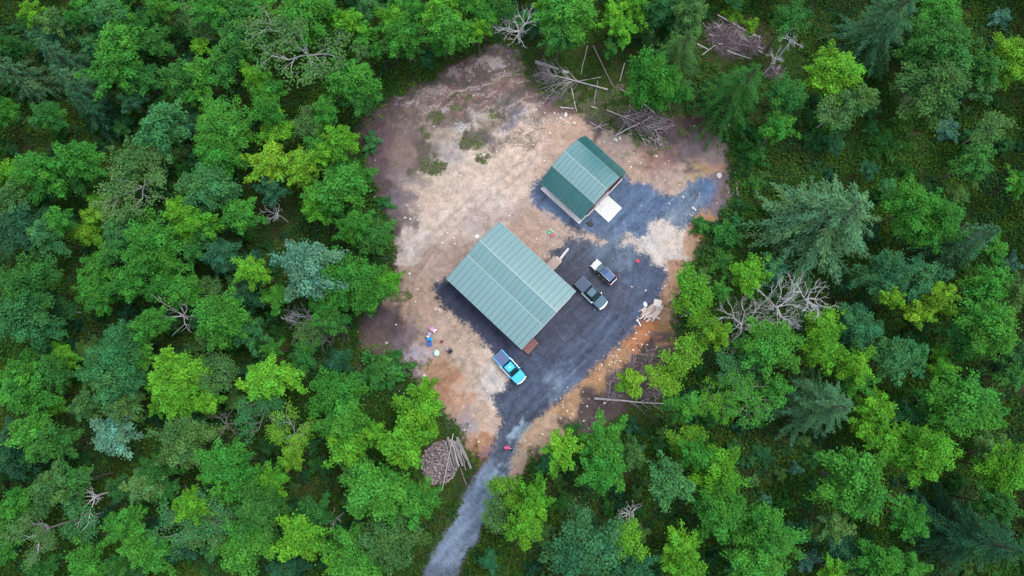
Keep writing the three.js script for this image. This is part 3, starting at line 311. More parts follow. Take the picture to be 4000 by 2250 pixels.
{
  const [dx, dz] = PT.dish, y = groundY(dx, dz);
  const dish = thing('satellite_dish', 'round white dish on a pole at the larger barn\'s upper corner', 'dish', dx, y, dz, 0.6);
  const prof = []; for (let k = 0; k <= 8; k++) prof.push(new THREE.Vector2(k / 8 * 0.3, 0.16 * (k / 8) ** 2)); for (let k = 8; k >= 0; k--) prof.push(new THREE.Vector2(k / 8 * 0.3, 0.16 * (k / 8) ** 2 - 0.015));
  const d = part('reflector', new THREE.LatheGeometry(prof, 24), mat(0.6, 0.6, 0.6, { roughness: 0.5 }), dish); d.position.set(0, 3.0, 0); d.rotation.x = 0.35;
  part('pole', bar([0, -0.05, 0], [0, 3.0, 0], 0.03, 0.03, 8), steel, dish); part('feed_arm', merge([bar([0, 2.98, 0.05], [0, 3.35, 0.32], 0.012), rbox(0.07, 0.07, 0.1, 0, 3.36, 0.33, 0.02)]), steel, dish); shadows(dish);
}
{ // long board on the gravel and short board on the soil
  const put = (a, b, w, m, label) => { const y = Math.max(groundY(...a), groundY(...b)) + 0.045; const mx = (a[0] + b[0]) / 2, mz = (a[1] + b[1]) / 2; const o = single('loose_board', rbox(Math.hypot(b[0] - a[0], b[1] - a[1]), 0.04, w, 0, 0, 0, 0.008), m, label, 'board', mx, y, mz, -Math.atan2(b[1] - a[1], b[0] - a[0])); shadows(o); };
  put(PT.plankA, PT.plankB, 0.36, mat(0.42, 0.40, 0.43, { map: paleWood[0].map }), 'long pale board on the gravel next to the wooden landing');
  put(PT.boardA, PT.boardB, 0.27, paleWood[1], 'short pinkish board on the soil beside a green box');
  const crate = (name, p, w, h, c, label, cat) => { const g = thing(name, label, cat, p[0], groundY(...p), p[1], 0.4); const m = mat(...c, { roughness: 0.6 }); for (const [x, z, a, b] of [[0, w / 2, w, 0.03], [0, -w / 2, w, 0.03], [w / 2, 0, 0.03, w - 0.04], [-w / 2, 0, 0.03, w - 0.04]]) part('side', rbox(a, h, b, x, h / 2, z, 0.01), m, g); part('base', box(w - 0.04, 0.02, w - 0.04, 0, 0.02, 0), m, g); part('rim', merge([box(w + 0.05, 0.025, 0.05, 0, h, w / 2), box(w + 0.05, 0.025, 0.05, 0, h, -w / 2), box(0.05, 0.025, w - 0.05, w / 2, h, 0), box(0.05, 0.025, w - 0.05, -w / 2, h, 0)]), m, g); shadows(g); };
  crate('plastic_box', PT.green, 0.5, 0.22, [0.03, 0.3, 0.2], 'green open box on the soil between the two barns', 'box');
  crate('plastic_box', PT.redToy, 0.36, 0.2, [0.5, 0.05, 0.1], 'small red box touching the green box between the barns', 'box');
  crate('plastic_crate', PT.redCrate, 0.4, 0.25, [0.6, 0.03, 0.05], 'red crate on the gravel right of the dark sport utility vehicle', 'crate');
  // a dark crumpled sheet near the porch corner
  const R = rng(77), pts = []; const g = new THREE.PlaneGeometry(1.1, 0.75, 14, 10).rotateX(-Math.PI / 2), p = g.attributes.position; for (let i = 0; i < p.count; i++) { const x = p.getX(i), z = p.getZ(i), e = 1 - Math.max(Math.abs(x) / 0.55, Math.abs(z) / 0.375); p.setXYZ(i, x * (0.7 + 0.5 * fbm(x * 3 + 4, z * 3, 2)), 0.02 + 0.3 * fbm(x * 5, z * 5 + 3, 3) * smooth(0, 0.4, e), z * (0.7 + 0.6 * fbm(x * 4, z * 3 + 8, 2))); } g.computeVertexNormals();
  const s = thing('crumpled_tarp', 'black crumpled tarp with a loop of hose by the porch slab', 'tarp', PT.tarp[0], groundY(...PT.tarp) + 0.02, PT.tarp[1], -0.8);
  part('sheet', g, mat(0.012, 0.014, 0.02, { roughness: 0.6, side: THREE.DoubleSide }), s); part('hose', stem([[-0.3, 0.1, -0.25], [-0.55, 0.08, -0.45], [-0.5, 0.06, -0.7], [-0.2, 0.06, -0.72], [-0.05, 0.08, -0.5]], 0.025, 0.025, 6), rubber, s); shadows(s);
}
{ // seats round a fire ring
  const cloth = (r, g, b) => mat(r, g, b, { roughness: 0.9, side: THREE.DoubleSide });
  function campChair(p, turn, seatM, backM, label, opt = {}) {
    const c = thing('camp_chair', label, 'camp chair', p[0], groundY(...p), p[1], turn, 'chairs round the fire ring'), w = opt.w ?? 0.6;
    part('seat', (() => { const g = new THREE.PlaneGeometry(w, 0.55, 6, 6).rotateX(-Math.PI / 2), q = g.attributes.position; for (let i = 0; i < q.count; i++) q.setY(i, 0.42 - 0.07 * (1 - (q.getX(i) / w * 2) ** 2)); g.computeVertexNormals(); return g; })(), seatM, c);
    const b = part('backrest', (() => { const g = new THREE.PlaneGeometry(w, 0.55, 6, 4).translate(0, 0.27, 0), q = g.attributes.position; for (let i = 0; i < q.count; i++) q.setZ(i, -0.08 * (1 - (q.getX(i) / w * 2) ** 2)); g.computeVertexNormals(); return g; })(), backM, c); b.position.set(0, 0.42, -0.27); b.rotation.x = -0.55;
    for (const s of [-1, 1]) { part('leg', bar([s * w / 2, 0, 0.27], [s * w / 2, 0.62, -0.26], 0.012), steel, c); part('leg', bar([s * w / 2, 0, -0.27], [s * w / 2, 0.6, 0.25], 0.012), steel, c); part('arm_rest', rbox(0.07, 0.02, 0.5, s * w / 2, 0.62, 0, 0.01), seatM, c); part('upright', bar([s * w / 2, 0.4, -0.27], [s * w / 2, 0.9, -0.56], 0.012), steel, c); }
    shadows(c); return c;
  }
  const blue = cloth(0.03, 0.08, 0.32), bright = cloth(0.0, 0.26, 0.72);
  campChair(PT.blueSeat, 0.05, blue, blue, 'dark blue camp chair below the bright blue saucer seat');
  const s = thing('saucer_seat', 'bright blue round saucer seat left of the fire ring', 'seat', PT.saucer[0], groundY(...PT.saucer), PT.saucer[1]);
  const prof = [[0, 0.3], [0.15, 0.31], [0.28, 0.36], [0.37, 0.46], [0.38, 0.48], [0.35, 0.47], [0.26, 0.38], [0.14, 0.33], [0, 0.32]].map(a => new THREE.Vector2(...a)); part('bowl', new THREE.LatheGeometry(prof, 24), bright, s); for (let k = 0; k < 4; k++) { const a = k * Math.PI / 2 + 0.4; part('leg', bar([0.3 * Math.cos(a), 0, 0.3 * Math.sin(a)], [0.2 * Math.cos(a), 0.34, 0.2 * Math.sin(a)], 0.014), steel, s); } shadows(s);
  campChair(PT.greySeat, 2.6, cloth(0.24, 0.21, 0.33), cloth(0.5, 0.46, 0.5), 'small lavender grey chair between the pink chair and the blue saucer seat', { w: 0.45 });
  const pink = campChair(PT.pink, 0.9, cloth(0.42, 0.2, 0.34), cloth(0.36, 0.17, 0.3), 'pink chair with two pale cushions, farthest from the mint cover');
  for (const s2 of [-1, 1]) { const cu = part('cushion', new THREE.SphereGeometry(0.2, 14, 10).scale(0.75, 0.35, 1.2), cloth(0.52, 0.42, 0.45), pink); cu.position.set(s2 * 0.16, 0.44, 0.45); cu.rotation.y = s2 * 0.4; }
  const dk = campChair(PT.dark, 0.75, cloth(0.02, 0.018, 0.03), cloth(0.2, 0.17, 0.26), 'black camp chair right of the mint cover with a white ball beside it'); void dk;
  const ball = single('white_ball', new THREE.IcosahedronGeometry(0.2, 3), mat(0.55, 0.53, 0.58, { roughness: 0.5 }), 'white ball on the soil by the black camp chair', 'ball', PT.ball[0], groundY(...PT.ball) + 0.19, PT.ball[1]); shadows(ball);
  const g = new THREE.SphereGeometry(0.5, 28, 16), p = g.attributes.position; for (let i = 0; i < p.count; i++) { const x = p.getX(i), y = p.getY(i), z = p.getZ(i), k = 0.75 + 0.5 * fbm(x * 4 + 3, z * 4 + y * 3, 3); p.setXYZ(i, x * k * 0.95, Math.max(0.01, (y + 0.12) * k * 0.9), z * k * 1.1); } g.computeVertexNormals();
  const heap = single('mint_cover', g, mat(0.36, 0.5, 0.44, { roughness: 0.85 }), 'pale mint rumpled cover near the chairs and fire ring', 'cover', PT.mint[0], groundY(...PT.mint), PT.mint[1]); shadows(heap);
  const f = thing('fire_ring', 'red metal fire ring on the soil among the chairs', 'fire ring', PT.fire[0], groundY(...PT.fire), PT.fire[1]);
  part('ring', new THREE.LatheGeometry([[0.235, 0], [0.235, 0.26], [0.275, 0.28], [0.275, 0.265], [0.25, 0.25], [0.25, 0]].map(a => new THREE.Vector2(...a)), 28), mat(0.42, 0.08, 0.07, { roughness: 0.6, side: THREE.DoubleSide }), f);
  part('ash_bed', new THREE.CylinderGeometry(0.22, 0.22, 0.05, 20).translate(0, 0.04, 0), mat(0.08, 0.03, 0.03), f);
  for (let k = 0; k < 3; k++) part('stick', bar([-0.14 + k * 0.05, 0.1, -0.12 + k * 0.08], [0.15 - k * 0.06, 0.14, 0.1 - k * 0.1], 0.025), mat(0.38, 0.05, 0.06), f); shadows(f);
}
{ // a person stooping on the drive
  const [x, z] = PT.person;
  function sdfMesh(bones, lo, hi, res, grow = 0) {
    const c = [0, 1, 2].map(k => (lo[k] + hi[k]) / 2), half = Math.max(...[0, 1, 2].map(k => (hi[k] - lo[k]) / 2)) * 1.08;
    const mc = new MarchingCubes(res, new THREE.MeshBasicMaterial(), false, false, 60000); mc.isolation = 0;
    const B = bones.map(([a, b, r0, r1]) => ({ a, d: [b[0] - a[0], b[1] - a[1], b[2] - a[2]], r0: r0 + grow, r1: r1 + grow }));
    for (let k = 0; k < res; k++) for (let j = 0; j < res; j++) for (let i = 0; i < res; i++) {
      const p = [c[0] + half * (i / res * 2 - 1), c[1] + half * (j / res * 2 - 1), c[2] + half * (k / res * 2 - 1)]; let s = 0; const kk = 45;
      for (const o of B) { const q = [p[0] - o.a[0], p[1] - o.a[1], p[2] - o.a[2]], L2 = o.d[0] ** 2 + o.d[1] ** 2 + o.d[2] ** 2 || 1e-9, t = clamp((q[0] * o.d[0] + q[1] * o.d[1] + q[2] * o.d[2]) / L2), e = Math.hypot(q[0] - o.d[0] * t, q[1] - o.d[1] * t, q[2] - o.d[2] * t) - (o.r0 + (o.r1 - o.r0) * t); s += Math.exp(-kk * Math.min(e, 0.6)); }
      mc.field[i + j * res + k * res * res] = Math.log(s) / kk;
    }
    mc.update(); const n = mc.count, g = new THREE.BufferGeometry(); g.setAttribute('position', new THREE.BufferAttribute(new Float32Array(mc.positionArray.slice(0, n * 3)), 3)); g.setAttribute('normal', new THREE.BufferAttribute(new Float32Array(mc.normalArray.slice(0, n * 3)), 3)); g.scale(half, half, half).translate(...c); return g;
  }
  // +x is where the person faces; hips behind, back bent forward
  const hip = [-0.12, 0.86, 0], chest = [0.22, 1.1, 0], neck = [0.38, 1.2, 0], head = [0.52, 1.26, 0];
  const arms = [], legs = [], hands = [];
  for (const s of [-1, 1]) { const sh = [0.3, 1.14, s * 0.18], el = [0.36 + 0.06 * s, 0.88, s * 0.26], wr = [0.5 + 0.05 * s, 0.68, s * 0.2]; arms.push([sh, el, 0.062, 0.047], [el, wr, 0.045, 0.032]); hands.push([wr, s]); const hp = [-0.12, 0.84, s * 0.1], kn = [s > 0 ? 0.06 : -0.2, 0.46, s * 0.12], an = [s > 0 ? -0.06 : -0.5, 0.09, s * 0.12]; legs.push([hp, kn, 0.085, 0.06], [kn, an, 0.056, 0.04], [an, [an[0] + 0.17, 0.045, an[2]], 0.045, 0.035]); }
  const torso = [[hip, chest, 0.15, 0.16], [[0.12, 1.03, 0.09], [0.3, 1.14, 0.15], 0.09, 0.07], [[0.12, 1.03, -0.09], [0.3, 1.14, -0.15], 0.09, 0.07]];
  const body = sdfMesh([...torso, ...arms, ...legs, [chest, neck, 0.08, 0.055], [neck, head, 0.05, 0.07]], [-0.65, 0, -0.4], [0.75, 1.4, 0.4], 88);
  const headG = sdfMesh([[[0.5, 1.26, 0], [0.56, 1.29, 0], 0.095, 0.09], [[0.55, 1.2, 0], [0.58, 1.17, 0], 0.06, 0.045], [[0.64, 1.24, 0], [0.665, 1.225, 0], 0.014, 0.012], [[0.53, 1.25, 0.09], [0.53, 1.23, 0.095], 0.018, 0.016], [[0.53, 1.25, -0.09], [0.53, 1.23, -0.095], 0.018, 0.016]], [0.36, 1.06, -0.14], [0.7, 1.4, 0.14], 44);
  const handG = hands.map(([w, s]) => { const b = [[w, [w[0] + 0.05, w[1] - 0.07, w[2]], 0.03, 0.032]]; for (let k = 0; k < 4; k++) { const o = (k - 1.5) * 0.019, l = 0.05 - 0.006 * Math.abs(k - 1), a = [w[0] + 0.05, w[1] - 0.08, w[2] + o], m = [a[0] + 0.02, a[1] - l, a[2]], t = [m[0] + 0.005, m[1] - l * 0.8, m[2] - s * 0.004]; b.push([a, m, 0.009, 0.0085], [m, t, 0.0085, 0.0075]); } const th = [w[0] + 0.03, w[1] - 0.04, w[2] - s * 0.03]; b.push([th, [th[0] + 0.035, th[1] - 0.03, th[2] - s * 0.025], 0.011, 0.009]); return sdfMesh(b, [w[0] - 0.06, w[1] - 0.2, w[2] - 0.09], [w[0] + 0.14, w[1] + 0.04, w[2] + 0.09], 44); });
  const per = thing('person', 'person in a bright pink top and pale trousers stooping on the gravel drive', 'person', x, groundY(x, z), z, Math.PI * 0.97);
  part('body', merge([body, headG, ...handG]), mat(0.42, 0.24, 0.18, { roughness: 0.6 }), per);
  part('top', sdfMesh([...torso, ...arms], [-0.4, 0.6, -0.4], [0.65, 1.35, 0.4], 60, 0.018), mat(0.62, 0.045, 0.16, { roughness: 0.85 }), per);
  part('trousers', sdfMesh([...legs.filter((_, k) => k % 3 < 2), [hip, [-0.02, 0.93, 0], 0.15, 0.15]], [-0.65, 0.0, -0.35], [0.3, 1.15, 0.35], 60, 0.016), mat(0.36, 0.31, 0.38, { roughness: 0.9 }), per);
  part('shoe', merge(legs.filter((_, k) => k % 3 === 2).map(([a, b]) => rbox(0.27, 0.08, 0.1, (a[0] + b[0]) / 2 + 0.02, 0.045, a[2], 0.035))), mat(0.02, 0.02, 0.03), per);
  part('hair', new THREE.SphereGeometry(0.118, 16, 10, 0, 6.283, 0, 1.75).rotateZ(0.55).translate(0.515, 1.275, 0), mat(0.45, 0.06, 0.14, { roughness: 0.9 }), per);
  shadows(per);
  const bx = x + 0.55, bz = z + 0.42, bag = thing('dark_bag', 'black bag on the gravel beside the stooping person', 'bag', bx, groundY(bx, bz), bz, 0.6); part('pouch', rbox(0.36, 0.24, 0.24, 0, 0.12, 0, 0.08), mat(0.012, 0.012, 0.022), bag); part('handle', new THREE.TorusGeometry(0.1, 0.014, 6, 14, Math.PI).translate(0, 0.22, 0), mat(0.02, 0.02, 0.03), bag); shadows(bag);
}

// ---------------------------------------------------------------- stones
const stoneM = [[0.5, 0.47, 0.45], [0.45, 0.4, 0.37], [0.54, 0.52, 0.5]].map(c => mat(...c, { roughness: 0.9, map: speck }));
for (const [x, z, s, label] of [[34.0,-34.94,1.15,"large white boulder at the right end of the gravel"],
  [35.41,-43.31,1.7,"pale mossy boulder at the foot of the thick mid-green pine"],
  [17.15,-41.09,0.85,"white block beside the upper corner of the smaller barn"],
  [17.88,-41.35,0.7,"flat white rock touching the white block above the smaller barn"],
  [15.32,-40.65,0.55,"white pointed rock left of the white block"],
  [16.24,-40.43,0.42,"small pinkish rock below the white pointed rock"],
  [8.92,-45.36,0.95,"widest pale slab rock above the smaller barn"],
  [9.68,-44.78,0.6,"pale rock just right of the widest slab rock"],
  [10.35,-43.97,0.75,"round pale rock in the row above the smaller barn"],
  [9.37,-44.06,0.4,"small rock left of the round pale rock above the barn"],
  [8.1,-44.86,0.42,"small rock left of the widest slab rock"],
  [5.2,-44.11,0.42,"small white rock left along the soil from the slab rocks"],
  [23.86,-38.31,0.55,"single white rock on soil right of the smaller barn"],
  [21.58,-33.51,0.35,"small white rock on the gravel edge right of the smaller barn"],
  [29.59,-29.45,0.55,"white rock on the gravel below the large white boulder"],
  [28.95,-26.96,0.4,"white rock at the gravel tip near the orange bank"],
  [27.5,-33.34,0.4,"pale rock on the upper edge of the far gravel"],
  [28.06,-31.3,0.38,"pale rock in the middle of the far gravel strip"],
  [-4.63,-33.51,0.55,"pale rock in the middle of the cream soil"],
  [-21.82,-26.96,0.75,"white rock among trees at the clearing left edge"],
  [-16.58,-27.65,0.5,"white rock on the left rim of the cream soil"],
  [-17.46,-27.82,0.55,"flat pale rock at the left rim beside the purple soil"],
  [-16.52,-18.59,0.6,"white rock left of the larger barn west corner"],
  [-15.19,-16.05,0.4,"small white rock below the one left of the barn"],
  [-15.48,-14.06,0.35,"pale rock on tan soil left of the gravel strip"],
  [-19.49,-15.39,0.5,"pale rock at the tree edge left of the tan soil"],
  [-19.91,-7.5,0.55,"white rock left of the pale lavender soil"],
  [-24.48,-9.17,0.4,"white rock by the bent sticks at the left edge"],
  [-23.46,-13.23,0.55,"pale rock under the trees at the far left edge"],
  [-16.51,-4.5,0.35,"small rock on grey soil below the lavender patch"],
  [-13.83,-2.28,0.55,"white rock at the top of the orange soil strip"],
  [-16.93,0.6,0.7,"broken white rock beside the lime tree left of the drive"],
  [-17.74,0.12,0.4,"small white rock next to the broken white rock"],
  [21.37,-8.72,0.5,"white rock on the orange bank below the scrap heap"],
  [21.79,-9.21,0.32,"smaller rock next to the white one below the scrap heap"],
  [20.6,-7.25,0.35,"white rock at the dark soil below the orange bank"],
  [21.49,-7.17,0.35,"second white rock on the dark soil below the orange bank"],
  [16.79,-6.44,0.4,"pale rock on the inner side of the orange bank"],
  [13.81,-3.25,0.42,"pale rock where the orange bank narrows"],
  [17.2,-4.62,0.38,"pale rock on the outer side of the orange bank"],
  [14.52,1.99,0.55,"white rock beside the fallen trunk root plate"],
  [2.04,7.79,0.5,"white rock on the bank right of the drive"],
  [2.79,8.33,0.4,"small white rock right of the drive bank rock"],
  [18.11,5.16,0.5,"grey-white rock in the undergrowth right of the drive"],
  [-10.07,-11.5,0.4,"single pale rock on the dark gravel strip"]]) { const k = Math.round(x * 31 + z * 17); const o = single('white_rock', rockGeo(k & 65535, s * 0.55, s * 0.4, s * 0.45), stoneM[Math.abs(k) % 3], label, 'rock', x, groundY(x, z) - s * 0.06, z, k, 'pale rocks on the cleared ground'); shadows(o); }
{
  const R = rng(404), geo = rockGeo(9, 0.11, 0.07, 0.09), spots = [], dens = [[8.52,-44.51,2.2,0.35],[6.39,-43.62,3,0.12],[5.82,-24.49,2.4,0.3],[4.57,-23.22,2,0.25],[-15.04,-28.33,2,0.15],[-8.39,-31.78,4,0.06],[14.59,-3.81,2.2,0.35],[17.47,-5.83,2.5,0.25],[9.24,3.38,2.4,0.35],[4.8,6.92,2,0.3],[26.38,-17.34,3,0.15],[29.07,-23.22,3,0.15],[30.54,-29.19,3,0.15],[25.26,-34.38,4,0.06],[21.16,-38.75,4,0.08],[2.11,-36.56,5,0.06],[-12.48,-24.92,4,0.06],[27.76,-33.51,2,0.15],[-6.01,4.96,4,0.06],[19.6,-9.9,2,0.12]];
  for (let t = 0; t < 60000 && spots.length < 1900; t++) { const x = -30 + R() * 72, z = -64 + R() * 84, d = dirtAt(x, z), g = gravAt(x, z); if (d > 0.2) continue; let p = g < 0 ? 0.006 : 0.014; for (const [a, b, r, w] of dens) p += w * Math.exp(-((x - a) ** 2 + (z - b) ** 2) / (r * r)); p *= 0.3 + 1.4 * smooth(0.4, 0.7, fbm(x * 0.8, z * 0.8 + 33, 3)); if (R() < p) spots.push([x, z]); }
  const im = new THREE.InstancedMesh(geo, mat(0.52, 0.47, 0.43), spots.length), M = new THREE.Matrix4(), q = new THREE.Quaternion(), c = new THREE.Color(); spots.forEach(([x, z], i) => { const s = 0.3 + 1.5 * R() ** 4; q.setFromEuler(new THREE.Euler(R() * 0.6, R() * 6.3, R() * 0.6)); M.compose(new THREE.Vector3(x, groundY(x, z) - 0.02, z), q, new THREE.Vector3(s, s, s)); im.setMatrixAt(i, M); const k = 0.7 + 0.45 * R(); im.setColorAt(i, c.setRGB(k, k, k)); });
  im.name = 'scattered_stones'; tag(im, 'small pale stones scattered over the bare soil', 'stones', null, 'stuff'); im.castShadow = im.receiveShadow = true; scene.add(im);
}

// ---------------------------------------------------------------- logs, firewood, lumber
const barkTex = noiseTex(128, (u, v, i, j) => { const k = 0.62 + 0.38 * vnoise(u * 30, v * 5) * (0.8 + 0.2 * hash(i, j)); return [k, k, k]; }, true);
const bark = [[0.2, 0.17, 0.175], [0.28, 0.255, 0.265], [0.16, 0.135, 0.13], [0.46, 0.42, 0.42]].map(c => mat(...c, { map: barkTex, roughness: 0.95 })), cutWood = mat(0.36, 0.28, 0.2, { roughness: 0.9 });
function logGeo(L, r0, r1, seed) { const n = 7, sides = 10, g = new THREE.CylinderGeometry(1, 1, 1, sides, n, true), p = g.attributes.position; for (let i = 0; i < p.count; i++) { const y = p.getY(i) + 0.5, a = Math.atan2(p.getZ(i), p.getX(i)), r = (r0 + (r1 - r0) * y) * (0.9 + 0.2 * fbm(Math.cos(a) * 1.3 + seed, y * 6 + Math.sin(a) * 1.3, 2)), b = (vnoise(y * 3, seed) - 0.5) * L * 0.025; p.setXYZ(i, (y - 0.5) * L, r * Math.cos(a) + b * 0.3, r * Math.sin(a) + b); } g.computeVertexNormals(); return g; }
function log(x0, z0, x1, z1, r, y0, label, opt = {}) {
  const L = Math.hypot(x1 - x0, z1 - z0), cx = (x0 + x1) / 2, cz = (z0 + z1) / 2, r1 = r * (opt.taper ?? 0.8), k = Math.round(x0 * 91 + z1 * 37);
  const t = thing(opt.name ?? 'fallen_log', label, 'log', cx, groundY(cx, cz) + r * 0.8 + (y0 ?? 0.05), cz, -Math.atan2(z1 - z0, x1 - x0), opt.group);
  const bm = bark[opt.tone ?? Math.abs(k) % 4]; part('bark', logGeo(L, r, r1, k & 1023), bm, t);
  part('cut_end', new THREE.CircleGeometry(r * 0.97, 12).rotateY(-Math.PI / 2).translate(-L / 2 + 0.004, 0, 0), cutWood, t); part('cut_end', new THREE.CircleGeometry(r1 * 0.97, 12).rotateY(Math.PI / 2).translate(L / 2 - 0.004, 0, 0), cutWood, t);
  if (opt.twigs) { const R = rng(k), g = []; for (let q = 0; q < opt.twigs; q++) { const f = opt.from + (1 - opt.from) * R(), px = -L / 2 + f * L, s = R() < 0.5 ? -1 : 1, l = (0.5 + 1.1 * R()) * (opt.len ?? 1.6), a = 0.3 + 0.7 * R(), e1 = [px + Math.cos(a) * l * 0.55, (R() - 0.2) * 0.4, s * Math.sin(a) * l * 0.55], e2 = [px + Math.cos(a) * l + 0.2 * R(), e1[1] + (R() - 0.45) * 0.5, s * Math.sin(a) * l + (R() - 0.5) * 0.5]; g.push(stem([[px, 0, 0], e1, e2], 0.045, 0.012, 5)); for (let m = 0; m < 2; m++) { const b = e1.map((v, i) => v + (e2[i] - v) * R()); g.push(bar(b, [b[0] + 0.3 + 0.6 * R(), b[1] + (R() - 0.4) * 0.3, b[2] + (R() - 0.5) * 0.8], 0.018, 0.007, 4)); } } part('branches', merge(g), bm, t); }
  shadows(t);
}
